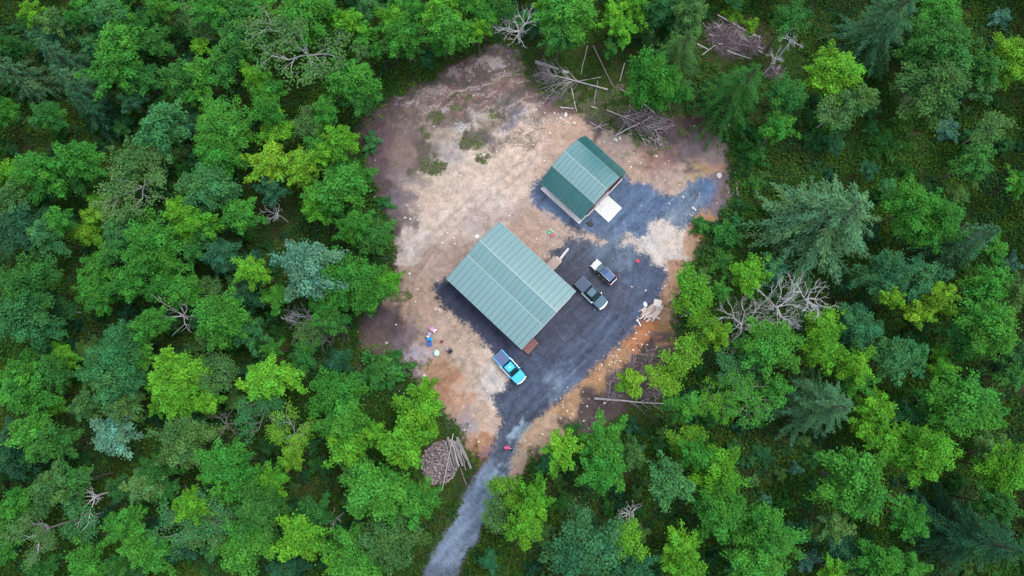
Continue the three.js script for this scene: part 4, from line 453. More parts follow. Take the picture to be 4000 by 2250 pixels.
for (const a of [[3.88,-54.66,7.88,-53.29,0.32,0.1,"thickest fallen log at the top of the clearing",{"tone":1,"taper":0.85}],
  [8.48,-53.02,9.47,-52.66,0.28,0.1,"short thick log piece at the end of the thickest log",{"tone":3}],
  [16.0,-49.76,5.08,-52.79,0.15,0.35,"long pale fallen tree with fanned branches on its left end",{"tone":3,"taper":0.45,"twigs":26,"from":0.45,"len":2.6}],
  [14.97,-52.02,6.01,-50.44,0.09,0.2,"thinner fallen tree crossing the long pale one",{"tone":3,"taper":0.35,"twigs":16,"from":0.4,"len":2.2}],
  [9.96,-50.12,10.8,-45.94,0.09,0.1,"thin crooked log below the crossing fallen trees",{"tone":3}],
  [8.03,-46.7,10.3,-46.47,0.12,0.1,"short straight log on the reddish soil",{"tone":3}],
  [13.21,-46.83,14.27,-46.47,0.13,0.1,"stubby log on the soil edge above the barn",{"tone":3}],
  [13.77,-57.55,16.87,-50.25,0.11,0.3,"long slanting log running down from the top trees",{"tone":1,"taper":0.7}],
  [14.35,-51.3,13.6,-47.1,0.1,0.15,"narrow log lying nearly upright in the picture above the barn",{"tone":1}],
  [18.89,-54.34,17.96,-51.07,0.08,0.3,"thin pole right of the long slanting log",{"tone":3}],
  [12.77,-57.64,11.53,-52.43,0.07,0.3,"thin pale pole left of the long slanting log",{"tone":3}],
  [18.1,-49.8,19.5,-48.86,0.14,0.1,"stout log piece right of the small stump",{"tone":1}],
  [19.6,-49.49,23.94,-45.53,0.15,0.15,"straight pale log pointing at the brush right of the barn",{"tone":3,"taper":0.85}],
  [15.67,-46.07,23.82,-42.64,0.1,0.45,"fallen tree with many grey twigs nearest the brush",{"tone":3,"taper":0.3,"twigs":24,"from":0.3,"len":2.4}],
  [17.03,-41.62,23.37,-45.04,0.13,0.4,"thick pole rising from the white block into the brush",{"tone":3,"taper":0.7,"twigs":8,"from":0.55,"len":1.6}],
  [17.34,-41.93,19.57,-44.82,0.07,0.3,"thin pole beside the thick pole at the white block",{"tone":3}],
  [12.95,-44.11,15.69,-42.64,0.07,0.1,"first of three crossed sticks above the barn, sloping down right",{"tone":3}],
  [12.93,-42.86,16.1,-43.88,0.07,0.16,"longest of three crossed sticks above the barn",{"tone":3}],
  [13.61,-42.55,15.04,-44.11,0.06,0.22,"shortest of three crossed sticks above the barn",{"tone":3}],
  [19.21,-42.15,20.91,-42.02,0.06,0.1,"short level stick below the brush right of the barn",{"tone":3}],
  [20.35,-43.39,22.26,-39.99,0.05,0.15,"thin bent branch hanging down from the brush",{"tone":3,"twigs":6,"from":0.4,"len":1.0}],
  [21.8,-42.02,24.76,-40.25,0.05,0.15,"lowest thin branch below the brush right of the barn",{"tone":3,"twigs":6,"from":0.4,"len":1.0}],
  [36.85,-33.77,36.92,-31.43,0.19,0.08,"single thick log standing apart at the right edge of the clearing",{"tone":1}],
  [12.92,1.35,24.7,2.11,0.19,0.2,"long fallen trunk with a root plate right of the orange bank",{"tone":3,"taper":0.4,"twigs":10,"from":0.02,"len":1.9}],
  [34.73,-62.87,41.71,-58.79,0.13,0.55,"longest pole across the top of the big brush heap",{"tone":3}],
  [34.06,-60.55,35.43,-61.06,0.1,0.55,"short pale stick at the upper left of the big brush heap",{"tone":3}],
  [37.85,-59.72,39.93,-57.78,0.12,0.55,"stout bleached pole in the middle of the big brush heap",{"tone":3}],
  [38.19,-58.61,40.95,-59.21,0.08,0.55,"pole crossing the stout one in the big brush heap",{"tone":3}],
  [40.7,-57.6,42.39,-56.86,0.09,0.55,"stick at the right end of the big brush heap",{"tone":3}],
  [41.43,-56.59,42.23,-56.17,0.1,0.55,"lower short stick at the right end of the big brush heap",{"tone":3}],
  [36.06,-56.45,40.1,-54.98,0.1,0.55,"bent pole along the bottom of the big brush heap",{"tone":3}],
  [31.18,-57.78,33.05,-56.77,0.13,0.55,"thick stick at the left end of the big brush heap",{"tone":3}],
  [31.93,-55.76,34.21,-57.6,0.08,0.55,"thin stick angled up at the left of the big brush heap",{"tone":3}],
  [33.32,-59.39,33.96,-59.07,0.1,0.55,"shortest bleached stick in the big brush heap",{"tone":3}],
  [34.64,-57.64,37.26,-58.19,0.07,0.55,"level thin stick in the middle of the big brush heap",{"tone":3}],
  [36.87,-59.03,39.17,-57.18,0.07,0.55,"dark thin pole beneath the stout one in the big brush heap",{"tone":3}],
  [-10.46,7.79,-9.05,12.11,0.15,0.75,"leftmost long log leaning on the firewood heap",{"tone":1,"taper":0.9}],
  [-9.95,7.12,-8.78,11.45,0.19,0.8,"thick grey log second from the left on the firewood heap",{"tone":1,"taper":0.9}],
  [-9.51,7.51,-8.23,11.6,0.19,0.7,"third thick log on the firewood heap",{"tone":3,"taper":0.9}],
  [-9.11,7.71,-7.63,11.56,0.22,0.55,"widest log of the bundle beside the firewood heap",{"tone":1,"taper":0.9}],
  [-9.25,8.57,-8.5,11.6,0.16,1.0,"log tucked under the widest one by the firewood heap",{"tone":2,"taper":0.9}],
  [-10.66,7.71,-10.33,8.8,0.07,0.3,"short bleached stick at the top of the firewood logs",{"tone":3,"taper":0.9}],
  [-8.86,7.86,-7.28,11.14,0.11,0.45,"thin grey pole right of the widest firewood log",{"tone":1,"taper":0.9}],
  [-8.67,7.71,-6.92,11.06,0.09,0.3,"second thin pole right of the widest firewood log",{"tone":3,"taper":0.9}],
  [-8.55,7.2,-6.32,11.95,0.23,0.15,"separate thick grey log nearest the drive",{"tone":1,"taper":0.9}],
  [-8.1,8.76,-7.15,12.22,0.06,0.35,"slim white birch stick across the firewood poles",{"tone":3,"taper":0.9}],
  [-8.07,11.72,-7.09,14.42,0.09,0.08,"mossy log lying in grass below the firewood logs",{"tone":1,"taper":0.9}],
  [-9.12,6.61,-10.8,15.27,0.09,1.0,"long slender pole lying across the whole firewood heap",{"tone":3,"taper":0.9}],
  [-8.7,11.49,-8.93,12.88,0.07,0.1,"short pale stick below the firewood logs",{"tone":3,"taper":0.9}],
  [-10.23,7.51,-8.91,10.83,0.1,0.3,"narrow pale log between the left firewood logs",{"tone":3,"taper":0.9}],
  [-58.76,-49.13,-55.45,-46.3,0.1,0.12,"leaning bare trunk in the dark gap upper left",{"tone":1}],
  [-66.8,-46.21,-64.26,-43.8,0.09,0.12,"thin grey trunk in the gap near the upper left pines",{"tone":3}],
  [-84.83,-40.87,-81.11,-38.4,0.13,0.12,"dark fallen trunk at the left edge of the photo",{"tone":1}],
  [-66.89,-36.34,-64.6,-36.65,0.07,0.12,"short white stick at the gap left of centre",{"tone":3}],
  [-76.52,-8.07,-73.02,-6.76,0.12,0.12,"dark trunk lying in the lower left gap",{"tone":1}],
  [-41.68,-21.37,-36.55,-23.43,0.08,0.12,"long thin fallen pole in the glade left of the clearing",{"tone":3}],
  [-28.59,-21.45,-24.8,-22.17,0.08,0.12,"thin pale pole left of the larger barn near the silvery tree",{"tone":3}],
  [-23.37,-28.72,-22.25,-28.81,0.1,0.12,"small pale log at the left rim of the clearing",{"tone":1}],
  [-22.81,-31.13,-22.15,-31.43,0.13,0.12,"stub of log by the small round bush at the left rim",{"tone":1}],
  [-28.54,-8.6,-26.91,-8.68,0.07,0.12,"upper bent stick at the lower left rim",{"tone":3}],
  [-27.63,-8.19,-26.73,-6.72,0.09,0.12,"crooked stick pile branch at the lower left rim",{"tone":3}],
  [-26.04,-9.49,-25.15,-11.05,0.07,0.12,"curved branch at the left rim above the crooked stick",{"tone":3}],
  [20.32,16.99,23.43,12.18,0.07,0.12,"slender pole among ferns right of the drive",{"tone":3}]]) log(...a);
{ // the heap of cut firewood
  const R = rng(31), M = bark.map((m, k) => mat(...[[0.27, 0.22, 0.235], [0.36, 0.31, 0.325], [0.2, 0.16, 0.17], [0.32, 0.26, 0.24]][k], { map: barkTex, roughness: 0.95 }));
  const variants = [0, 1, 2, 3].map(k => { const w = 0.13 + 0.025 * k, L = 0.46; const half = k % 2 ? [[-w, 0], [w, 0.01], [w * 0.7, w * 0.8], [0, w * 1.1], [-w * 0.75, w * 0.75]] : [[-w, -w * 0.4], [-w * 0.2, -w], [w * 0.8, -w * 0.6], [w, w * 0.3], [w * 0.3, w], [-w * 0.7, w * 0.7]]; const s = shapeOf(half); return new THREE.ExtrudeGeometry(s, { depth: L - 0.03, bevelEnabled: true, bevelSize: 0.015, bevelThickness: 0.015, bevelSegments: 1 }).translate(0, 0, -L / 2); });
  const [cx, cz] = PT.wood; const inHeap = (x, z) => (x * 0.9 + z * 0.15) ** 2 / 2.6 ** 2 + (z - x * 0.1) ** 2 / 3.3 ** 2;
  let n = 0; const placed = [];
  for (let t = 0; t < 9000 && n < 190; t++) { const x = (R() - 0.5) * 6, z = (R() - 0.5) * 7.4, q = inHeap(x, z); if (q > 1) continue; const y = 0.12 + 0.75 * (1 - q) * 1.0 + 0.1 * R(); if (placed.some(p => (p[0] - x) ** 2 + (p[1] - z) ** 2 < 0.3 ** 2)) continue; placed.push([x, z]); n++;
    const o = single('firewood_piece', variants[n % 4], M[Math.floor(R() * 4)], 'split firewood piece in the loose heap left of the drive', 'firewood', cx + x, groundY(cx + x, cz + z) + y, cz + z, R() * 6.28, 'split firewood in the heap'); o.rotation.set((R() - 0.5) * 0.8, R() * 6.28, (R() - 0.5) * 1.5); shadows(o); }
  // the lower layers of the heap
  const g = []; for (let k = 0; k < 420; k++) { let x, z; do { x = (R() - 0.5) * 5.6; z = (R() - 0.5) * 7; } while (inHeap(x, z) > 0.92); const q = inHeap(x, z); const v = plain(variants[k % 4].clone()); v.rotateX((R() - 0.5) * 0.8); v.rotateY(R() * 6.28); v.translate(cx + x, groundY(cx + x, cz + z) + R() * 0.7 * (1 - q) + 0.06, cz + z); g.push(v); }
  const o = new THREE.Mesh(mergeGeometries(g), M[0]); o.name = 'firewood_heap'; tag(o, 'lower layers of cut firewood under the loose heap by the drive', 'firewood', null, 'stuff'); scene.add(shadows(o));
}
{ // the heap of scrap lumber at the edge of the yard
  const R = rng(66), lightWood = [[0.46, 0.39, 0.375], [0.53, 0.455, 0.44], [0.4, 0.33, 0.32]].map(c => mat(...c, { map: paleWood[0].map })), sheetM = [[0.5, 0.41, 0.39], [0.42, 0.35, 0.34], [0.62, 0.55, 0.53]].map(c => mat(...c, { map: paleWood[0].map }));
  const [cx, cz] = PT.scrap, at = (x, z) => [cx + x, cz + z];
  const put = (name, w, d, h, x, y, z, turn, tilt, m, label, cat, group) => { const o = single(name, rbox(w, h, d, 0, 0, 0, 0.006), m, label, cat, cx + x, groundY(cx + x, cz + z) + y, cz + z, 0, group); o.rotation.set(tilt[0], turn, tilt[1], 'YXZ'); shadows(o); };
  put('plywood_sheet', 1.22, 1.1, 0.02, 1.2, 0.62, -1.4, -0.22, [0.1, 0.08], sheetM[2], 'topmost square sheet of pale plywood on the scrap lumber heap', 'plywood');
  put('plywood_sheet', 1.25, 0.75, 0.02, 1.5, 0.47, -0.75, -0.1, [-0.06, -0.08], sheetM[1], 'plywood sheet partly under the topmost sheet of the scrap heap', 'plywood');
  put('plywood_sheet', 1.9, 0.85, 0.02, 0.95, 0.36, 0.3, 0.86, [0.06, 0.05], sheetM[0], 'long plywood sheet along the right side of the scrap heap', 'plywood');
  put('plywood_sheet', 1.2, 0.8, 0.02, 0.2, 0.4, -0.6, 0.75, [0.1, 0.1], sheetM[1], 'buckled sheet in the middle of the scrap heap', 'plywood');
  for (let k = 0; k < 24; k++) { const f = k / 23, x = -1.2 + 1.5 * R(), z = -0.5 + 1.3 * R(), L = 0.9 + 0.9 * R(); put('scrap_board', L, 0.1 + 0.14 * R(), 0.035, x, 0.15 + 0.35 * R() + 0.1 * f, z, 0.7 + (R() - 0.5) * 0.5, [(R() - 0.5) * 0.25, (R() - 0.5) * 0.3], lightWood[k % 3], 'pale scrap board lying askew in the lumber heap', 'board', 'scrap boards in the lumber heap'); }
  put('scrap_board', 0.9, 0.24, 0.035, -0.25, 0.2, 1.35, 0.5, [0, 0.05], lightWood[1], 'wide board at the lower end of the scrap heap', 'board', 'boards at the lower edge of the scrap heap');
  put('scrap_board', 0.85, 0.24, 0.035, 0.55, 0.2, 1.25, 0.95, [0, 0.05], lightWood[0], 'second board at the lower end of the scrap heap', 'board', 'boards at the lower edge of the scrap heap');
  put('scrap_board', 0.9, 0.26, 0.035, 1.25, 0.22, 0.95, -0.5, [0, 0.04], lightWood[1], 'board sticking out toward the trees from the scrap heap', 'board');
  put('scrap_board', 0.9, 0.06, 0.05, 0.55, 0.52, 0.05, 0.8, [0, 0.1], mat(0.14, 0.07, 0.06), 'narrow reddish brown strip across the scrap heap', 'board');
  const w = mat(0.52, 0.53, 0.55, { roughness: 0.5 });
  const pipe = thing('white_angle', 'white bent corner strip at the left foot of the scrap heap', 'strip', cx - 2.0, groundY(cx - 2, cz + 1.2) + 0.1, cz + 1.2); part('arm', beam([0, 0, 0], [0.55, 0.05, 1.05], 0.16, 0.05), w, pipe); part('arm', beam([0, 0.03, 0], [0.9, 0.2, -0.42], 0.09, 0.05), w, pipe); shadows(pipe);
  const gb = new THREE.SphereGeometry(0.34, 20, 12), p = gb.attributes.position; for (let i = 0; i < p.count; i++) { const x = p.getX(i), y = p.getY(i), z = p.getZ(i), k = 0.6 + 0.7 * fbm(x * 5 + 9, z * 5 + y * 4, 3); p.setXYZ(i, x * k, Math.max(0.01, (y + 0.2) * k * 0.6), z * k * 1.4); } gb.computeVertexNormals();
  const bag = single('white_bag', gb, mat(0.55, 0.57, 0.58, { roughness: 0.5 }), 'white plastic bag at the upper left of the scrap heap', 'bag', cx - 0.65, groundY(cx - 0.65, cz - 1.15), cz - 1.15, 0.4); shadows(bag);
  const tile = mat(0.5, 0.36, 0.32); for (let k = 0; k < 5; k++) { const [bx, bz] = PT.bits, x = bx + (k - 2) * 0.28 + 0.2 * R(), z = bz + (k - 2) * 0.14 + (R() - 0.5) * 0.5; const o = single('broken_board', rbox(0.5, 0.03, 0.13, 0, 0, 0, 0.006), k % 2 ? tile : paleWood[1], 'broken pinkish board piece left of the gravel strip', 'board', x, groundY(x, z) + 0.04, z, 0.8 + R(), 'broken boards left of the gravel strip'); shadows(o); }
}
// ---------------------------------------------------------------- woods
const TONES = { lime: [0.062, 0.207, 0.015], bright: [0.034, 0.151, 0.019], mid: [0.024, 0.103, 0.019], dark: [0.018, 0.074, 0.020], bluem: [0.031, 0.123, 0.037], blue: [0.022, 0.094, 0.037], silver: [0.062, 0.171, 0.109], olive: [0.048, 0.121, 0.031], yellow: [0.084, 0.208, 0.015], dkblue: [0.017, 0.070, 0.031], pinegreen: [0.048, 0.129, 0.057] };
const leafMat = {}; for (const [k, c] of Object.entries(TONES)) leafMat[k] = [0.9, 1, 1.1].map((f, i) => mat(c[0] * f * (1 + (i - 1) * 0.08), c[1] * f, c[2] * f, { side: THREE.DoubleSide, vertexColors: true, roughness: 0.62, transmission: 0.14, thickness: 0, specularIntensity: 0.14 }));
for (const k in leafMat) for (const m of leafMat[k]) m.roughness = 0.8;
const trunkMat = [[0.12, 0.105, 0.095], [0.17, 0.155, 0.15], [0.085, 0.072, 0.062]].map(c => mat(...c, { map: barkTex, roughness: 0.95 })), greyWood = [[0.28, 0.28, 0.29], [0.38, 0.38, 0.39], [0.19, 0.185, 0.18]].map(c => mat(...c, { roughness: 0.9 }));
class Leaves { // many small folded blades in one geometry
  constructor() { this.p = []; this.c = []; }
  add(x, y, z, nx, ny, nz, dx, dy, dz, len, wid, tint, fold = 0.22) {
    let l = Math.hypot(nx, ny, nz) || 1; nx /= l; ny /= l; nz /= l; const k = dx * nx + dy * ny + dz * nz; dx -= k * nx; dy -= k * ny; dz -= k * nz; l = Math.hypot(dx, dy, dz) || 1; dx /= l; dy /= l; dz /= l;
    const sx = ny * dz - nz * dy, sy = nz * dx - nx * dz, sz = nx * dy - ny * dx, h = wid * fold, P = this.p, b = [x - dx * len * 0.5, y - dy * len * 0.5, z - dz * len * 0.5], t = [x + dx * len * 0.5, y + dy * len * 0.5, z + dz * len * 0.5];
    const a = [x + sx * wid * 0.5 + nx * h, y + sy * wid * 0.5 + ny * h, z + sz * wid * 0.5 + nz * h], c = [x - sx * wid * 0.5 + nx * h, y - sy * wid * 0.5 + ny * h, z - sz * wid * 0.5 + nz * h];
    P.push(...b, ...a, ...t, ...b, ...t, ...c); for (let i = 0; i < 6; i++) this.c.push(tint[0], tint[1], tint[2]);
  }
  geo() { const g = new THREE.BufferGeometry(); g.setAttribute('position', new THREE.Float32BufferAttribute(this.p, 3)); g.setAttribute('color', new THREE.Float32BufferAttribute(this.c, 3)); g.computeVertexNormals(); return g; }
}
const tintOf = (R, spread = 0.28) => { const k = 1 - spread + 2 * spread * R(), w = (R() - 0.5) * 0.3; return [k * (1 + w), k, k * (1 - w)]; };
const gauss = R => (R() + R() + R() - 1.5) * 1.15;
// a broad crown: limbs reach out unevenly, each carrying leafy sprays that narrow towards the tip
function broadleaf(seed, Rr, ht, nl, per, leaf) {
  const R = rng(seed), L = new Leaves(), V = Rr * (0.95 + 0.3 * R()), cy = ht - V * 0.95, wood = [], ph = R() * 100;
  const squash = 0.8 + 0.35 * R(), axis = R() * 3.14;
  const spray = (x, y, z, rc, ox, oy, oz, n, hue) => {
    const long = 1.25 + 0.35 * R(), flat = 0.55 + 0.3 * R();
    for (let i = 0; i < n; i++) {
      let dx = gauss(R) + ox * 0.4, dy = gauss(R) + 0.45 + oy * 0.35, dz = gauss(R) + oz * 0.4; const l = Math.hypot(dx, dy, dz) || 1; dx /= l; dy /= l; dz /= l;
      const lump = 0.6 + 0.75 * vnoise(dx * 3.1 + x * 5 + 40, dz * 3.1 + z * 5 + dy * 3), f = lump * (R() < 0.7 ? 0.8 + 0.35 * R() : 0.3 + 0.6 * R()) * rc * (R() < 0.06 ? 1.35 : 1), k = (dx * ox + dy * oy + dz * oz) * (long - 1);
      const t = tintOf(R, 0.34), s = leaf * (0.55 + 0.8 * R());
      L.add(x + (dx + ox * k) * f, y + (dy + oy * k) * f * flat, z + (dz + oz * k) * f, dx * 0.5 + (R() - 0.5) * 1.1, dy * 0.5 + 0.6 + (R() - 0.5) * 0.5, dz * 0.5 + (R() - 0.5) * 1.1, ox + (R() - 0.5) * 1.4, -0.3 + R() - 0.6, oz + (R() - 0.5) * 1.4, s * 1.2, s * 0.78, [t[0] * hue[0], t[1] * hue[1], t[2] * hue[2]]);
    }
  };
  for (let k = 0; k < nl; k++) {
    const u = 1 - (k + 0.4) / nl * 1.38, a = k * 2.39996 + ph + (R() - 0.5) * 0.9, q = Math.sqrt(Math.max(0.02, 1 - u * u)), oval = 1 - 0.28 * Math.cos(a - axis) ** 2, reach = Rr * oval * (0.55 + 0.55 * R()) * (0.75 + 0.45 * vnoise(Math.cos(a) * 1.4 + ph, Math.sin(a) * 1.4 + ph)) * 1.18;
    const ox = q * Math.cos(a), oz = q * Math.sin(a), top = u > 0 ? squash : 1, hue = tintOf(R, 0.24), steps = reach * q > Rr * 0.5 ? 4 : 3;
    const tipY = cy + u * V * top * (0.8 + 0.25 * R());
    wood.push(stem([[0, cy - V * 0.5 + 0.25 * u * V, 0], [ox * reach * 0.5, (cy - V * 0.2 + tipY) / 2, oz * reach * 0.5], [ox * reach * 0.95, tipY, oz * reach * 0.95]], 0.02 + 0.012 * Rr, 0.015, 4));
    for (let m = 0; m < steps; m++) {
      const t = (m + 0.7) / steps, rc = Rr * 0.27 * (1.2 - 0.62 * t) * (0.75 + 0.5 * R()), j = 0.16 * Rr;
      spray(ox * reach * t + (R() - 0.5) * j, cy + (tipY - cy) * Math.sqrt(t) + (R() - 0.5) * j * 0.6, oz * reach * t + (R() - 0.5) * j, rc, ox, u * 0.4, oz, Math.round(per * (rc / (Rr * 0.25)) ** 1.6), hue);
    }
  }
  const lean = (R() - 0.5) * 0.4; wood.push(stem([[0, -0.3, 0], [lean, cy * 0.4, lean * 0.5], [0.1 * lean, cy, 0], [0, cy + V * 0.4, 0]], 0.05 + 0.036 * Rr, 0.03, 7));
  return { crown: L.geo(), trunk: merge(wood), R: Rr, ht };
}
function pine(seed, Rr, ht) {
  const R = rng(seed), L = new Leaves(), wood = [stem([[0, -0.3, 0], [0.05, ht * 0.5, 0], [0, ht, 0]], 0.04 * Rr + 0.08, 0.03, 7)], levels = Math.round(13 + ht * 0.35);
  for (let k = 0; k < levels; k++) {
    const f = k / (levels - 1), y = ht * (0.16 + 0.82 * f), reach = Rr * ((1 - f) ** 0.75 * 0.98 + 0.06), nb = Math.round(8 - 3 * f), a0 = R() * 6.28;
    for (let b = 0; b < nb; b++) {
      const a = a0 + (b + (R() - 0.5) * 0.9) / nb * 6.283, len = reach * (0.55 + 0.55 * R()), up = 0.2 * f - 0.06 + 0.12 * (R() - 0.5), droop = 0.2 + 0.2 * R(), ca = Math.cos(a), sa = Math.sin(a), hue = tintOf(R, 0.2), bend = (R() - 0.5) * 0.5, y0 = y + (R() - 0.5) * 0.5;
      const at = t => { const aa = a + bend * t; return [Math.cos(aa) * len * t, y0 + len * (up * t - droop * t * t), Math.sin(aa) * len * t]; };
      wood.push(stem([at(0), at(0.5), at(0.95)], 0.02 + 0.008 * len, 0.012, 4));
      const ns = Math.max(4, Math.round(len * 2.6));
      for (let s = 1; s <= ns; s++) {
        const t = 0.12 + 0.9 * (s + (R() - 0.5) * 0.7) / ns, [bx, by, bz] = at(Math.min(t, 1.02)), tw = (0.2 + 0.3 * Math.sin(Math.min(1, t) * Math.PI)) * Math.min(len, 3) * 0.6 * (0.6 + 0.7 * R());
        for (const side of [-1, 0, 1]) {
          const ta = a + bend * t + side * (0.5 + 0.45 * R()), m = Math.max(2, Math.round(tw * 4.4));
          for (let q = 0; q < m; q++) { const g = (q + R()) / m * tw, c = tintOf(R, 0.3), X = bx + Math.cos(ta) * g + (R() - 0.5) * 0.16, Z = bz + Math.sin(ta) * g + (R() - 0.5) * 0.16, Y = by - g * (0.1 + 0.35 * R()) + (R() - 0.5) * 0.28, sz = 0.17 + 0.15 * R(); L.add(X, Y, Z, (R() - 0.5) * 1.2 + ca * 0.3, 1, (R() - 0.5) * 1.2 + sa * 0.3, Math.cos(ta) + (R() - 0.5) * 0.9, -0.45 + (R() - 0.5) * 0.5, Math.sin(ta) + (R() - 0.5) * 0.9, sz * 1.7, sz * 0.62, [c[0] * hue[0], c[1] * hue[1], c[2] * hue[2]], 0.3); }
        }
      }
    }
  }
  for (let i = 0; i < 60; i++) { const a = R() * 6.28, q = R() ** 0.6; L.add(Math.cos(a) * 0.5 * q, ht - 0.1 - q * 0.6, Math.sin(a) * 0.5 * q, Math.cos(a), 0.6, Math.sin(a), R() - 0.5, 0.6, R() - 0.5, 0.3, 0.12, tintOf(R)); }
  return { crown: L.geo(), trunk: merge(wood), R: Rr, ht };
}
// bare branching frame; tips come back for a thin crown
function frame(seed, Rr, ht, depth, bend = 0.55) {
  const R = rng(seed), wood = [], tips = [];
  const grow = (p, d, len, r, lv) => {
    const pts = [p]; let q = p.slice(), v = d.slice(); for (let k = 0; k < 3; k++) { v = [v[0] + (R() - 0.5) * bend * 0.6, v[1] + (R() - 0.4) * bend * 0.45, v[2] + (R() - 0.5) * bend * 0.6]; const l = Math.hypot(...v); v = v.map(c => c / l); q = q.map((c, i) => c + v[i] * len / 3); pts.push(q.slice()); }
    wood.push(stem(pts, r, r * 0.62, lv > 1 ? 5 : 3)); tips.push([...q, v, lv]);
    if (lv <= 0) return; const n = lv > 2 ? 3 : 2 + (R() < 0.6 ? 1 : 0);
    for (let k = 0; k < n; k++) { const s = pts[1 + Math.floor(R() * 2.99)], a = R() * 6.283, w = 0.45 + 0.5 * R(), nd = [v[0] + Math.cos(a) * w, v[1] * 0.8 + 0.1 + (R() - 0.5) * 0.5, v[2] + Math.sin(a) * w], l = Math.hypot(...nd); grow(k ? s : q, nd.map(c => c / l), len * (0.58 + 0.22 * R()), Math.max(0.016, r * 0.58), lv - 1); }
  };
  const h0 = ht - Rr * 1.25; wood.push(stem([[0, -0.3, 0], [0.1, h0 * 0.5, 0.05], [0, h0, 0]], 0.07 + 0.03 * Rr, 0.05 + 0.02 * Rr, 7));
  const n = 6; for (let k = 0; k < n; k++) { const a = k / n * 6.283 + R(), up = k === 0 ? 2.2 : 0.55 + 0.6 * R(), l = Math.hypot(1, up); grow([0, h0 * (0.86 + 0.14 * R()), 0], [Math.cos(a) / l, up / l, Math.sin(a) / l], Rr * 0.55 * (0.8 + 0.4 * R()), 0.035 + 0.015 * Rr, depth); }
  return { wood: merge(wood), tips, R: Rr, ht };
}
function sparse(seed, Rr, ht) {
  const f = frame(seed, Rr, ht, 3), R = rng(seed + 9), L = new Leaves();
  for (const [x, y, z, v, lv] of f.tips) { if (lv > 1) continue; const n = 8 + Math.floor(R() * 12), hue = tintOf(R, 0.2); for (let k = 0; k < n; k++) { const c = tintOf(R), s = 0.19 + 0.14 * R(), w = 0.6; L.add(x + gauss(R) * w, y + gauss(R) * w * 0.6, z + gauss(R) * w, (R() - 0.5), 0.9, (R() - 0.5), R() - 0.5, R() - 0.5, R() - 0.5, s, s * 0.8, [c[0] * hue[0], c[1] * hue[1], c[2] * hue[2]]); } }
  return { crown: L.geo(), trunk: f.wood, R: Rr, ht };
}
const LIB = { broadleaf_tree: [], pine_tree: [], sparse_tree: [], bush: [] };
for (let k = 0; k < 9; k++) LIB.broadleaf_tree.push(broadleaf(100 + k, 2.0, 9.6, 12, 66, 0.24));
for (let k = 0; k < 10; k++) LIB.broadleaf_tree.push(broadleaf(200 + k, 3.2, 12.2, 19, 92, 0.27));
for (let k = 0; k < 6; k++) LIB.broadleaf_tree.push(broadleaf(300 + k, 5.0, 16, 30, 130, 0.31));
for (let k = 0; k < 3; k++) LIB.pine_tree.push(pine(400 + k, 4.0, 15));
for (let k = 0; k < 3; k++) LIB.pine_tree.push(pine(410 + k, 7.0, 21));
for (let k = 0; k < 4; k++) LIB.sparse_tree.push(sparse(500 + k, 2.6, 10));
for (let k = 0; k < 3; k++) LIB.sparse_tree.push(sparse(510 + k, 4.4, 13.5));
for (let k = 0; k < 4; k++) LIB.bush.push(broadleaf(600 + k, 1.8, 2.4, 11, 62, 0.22));
const CAT = { broadleaf_tree: 'tree', pine_tree: 'pine tree', sparse_tree: 'tree', bush: 'bush' };
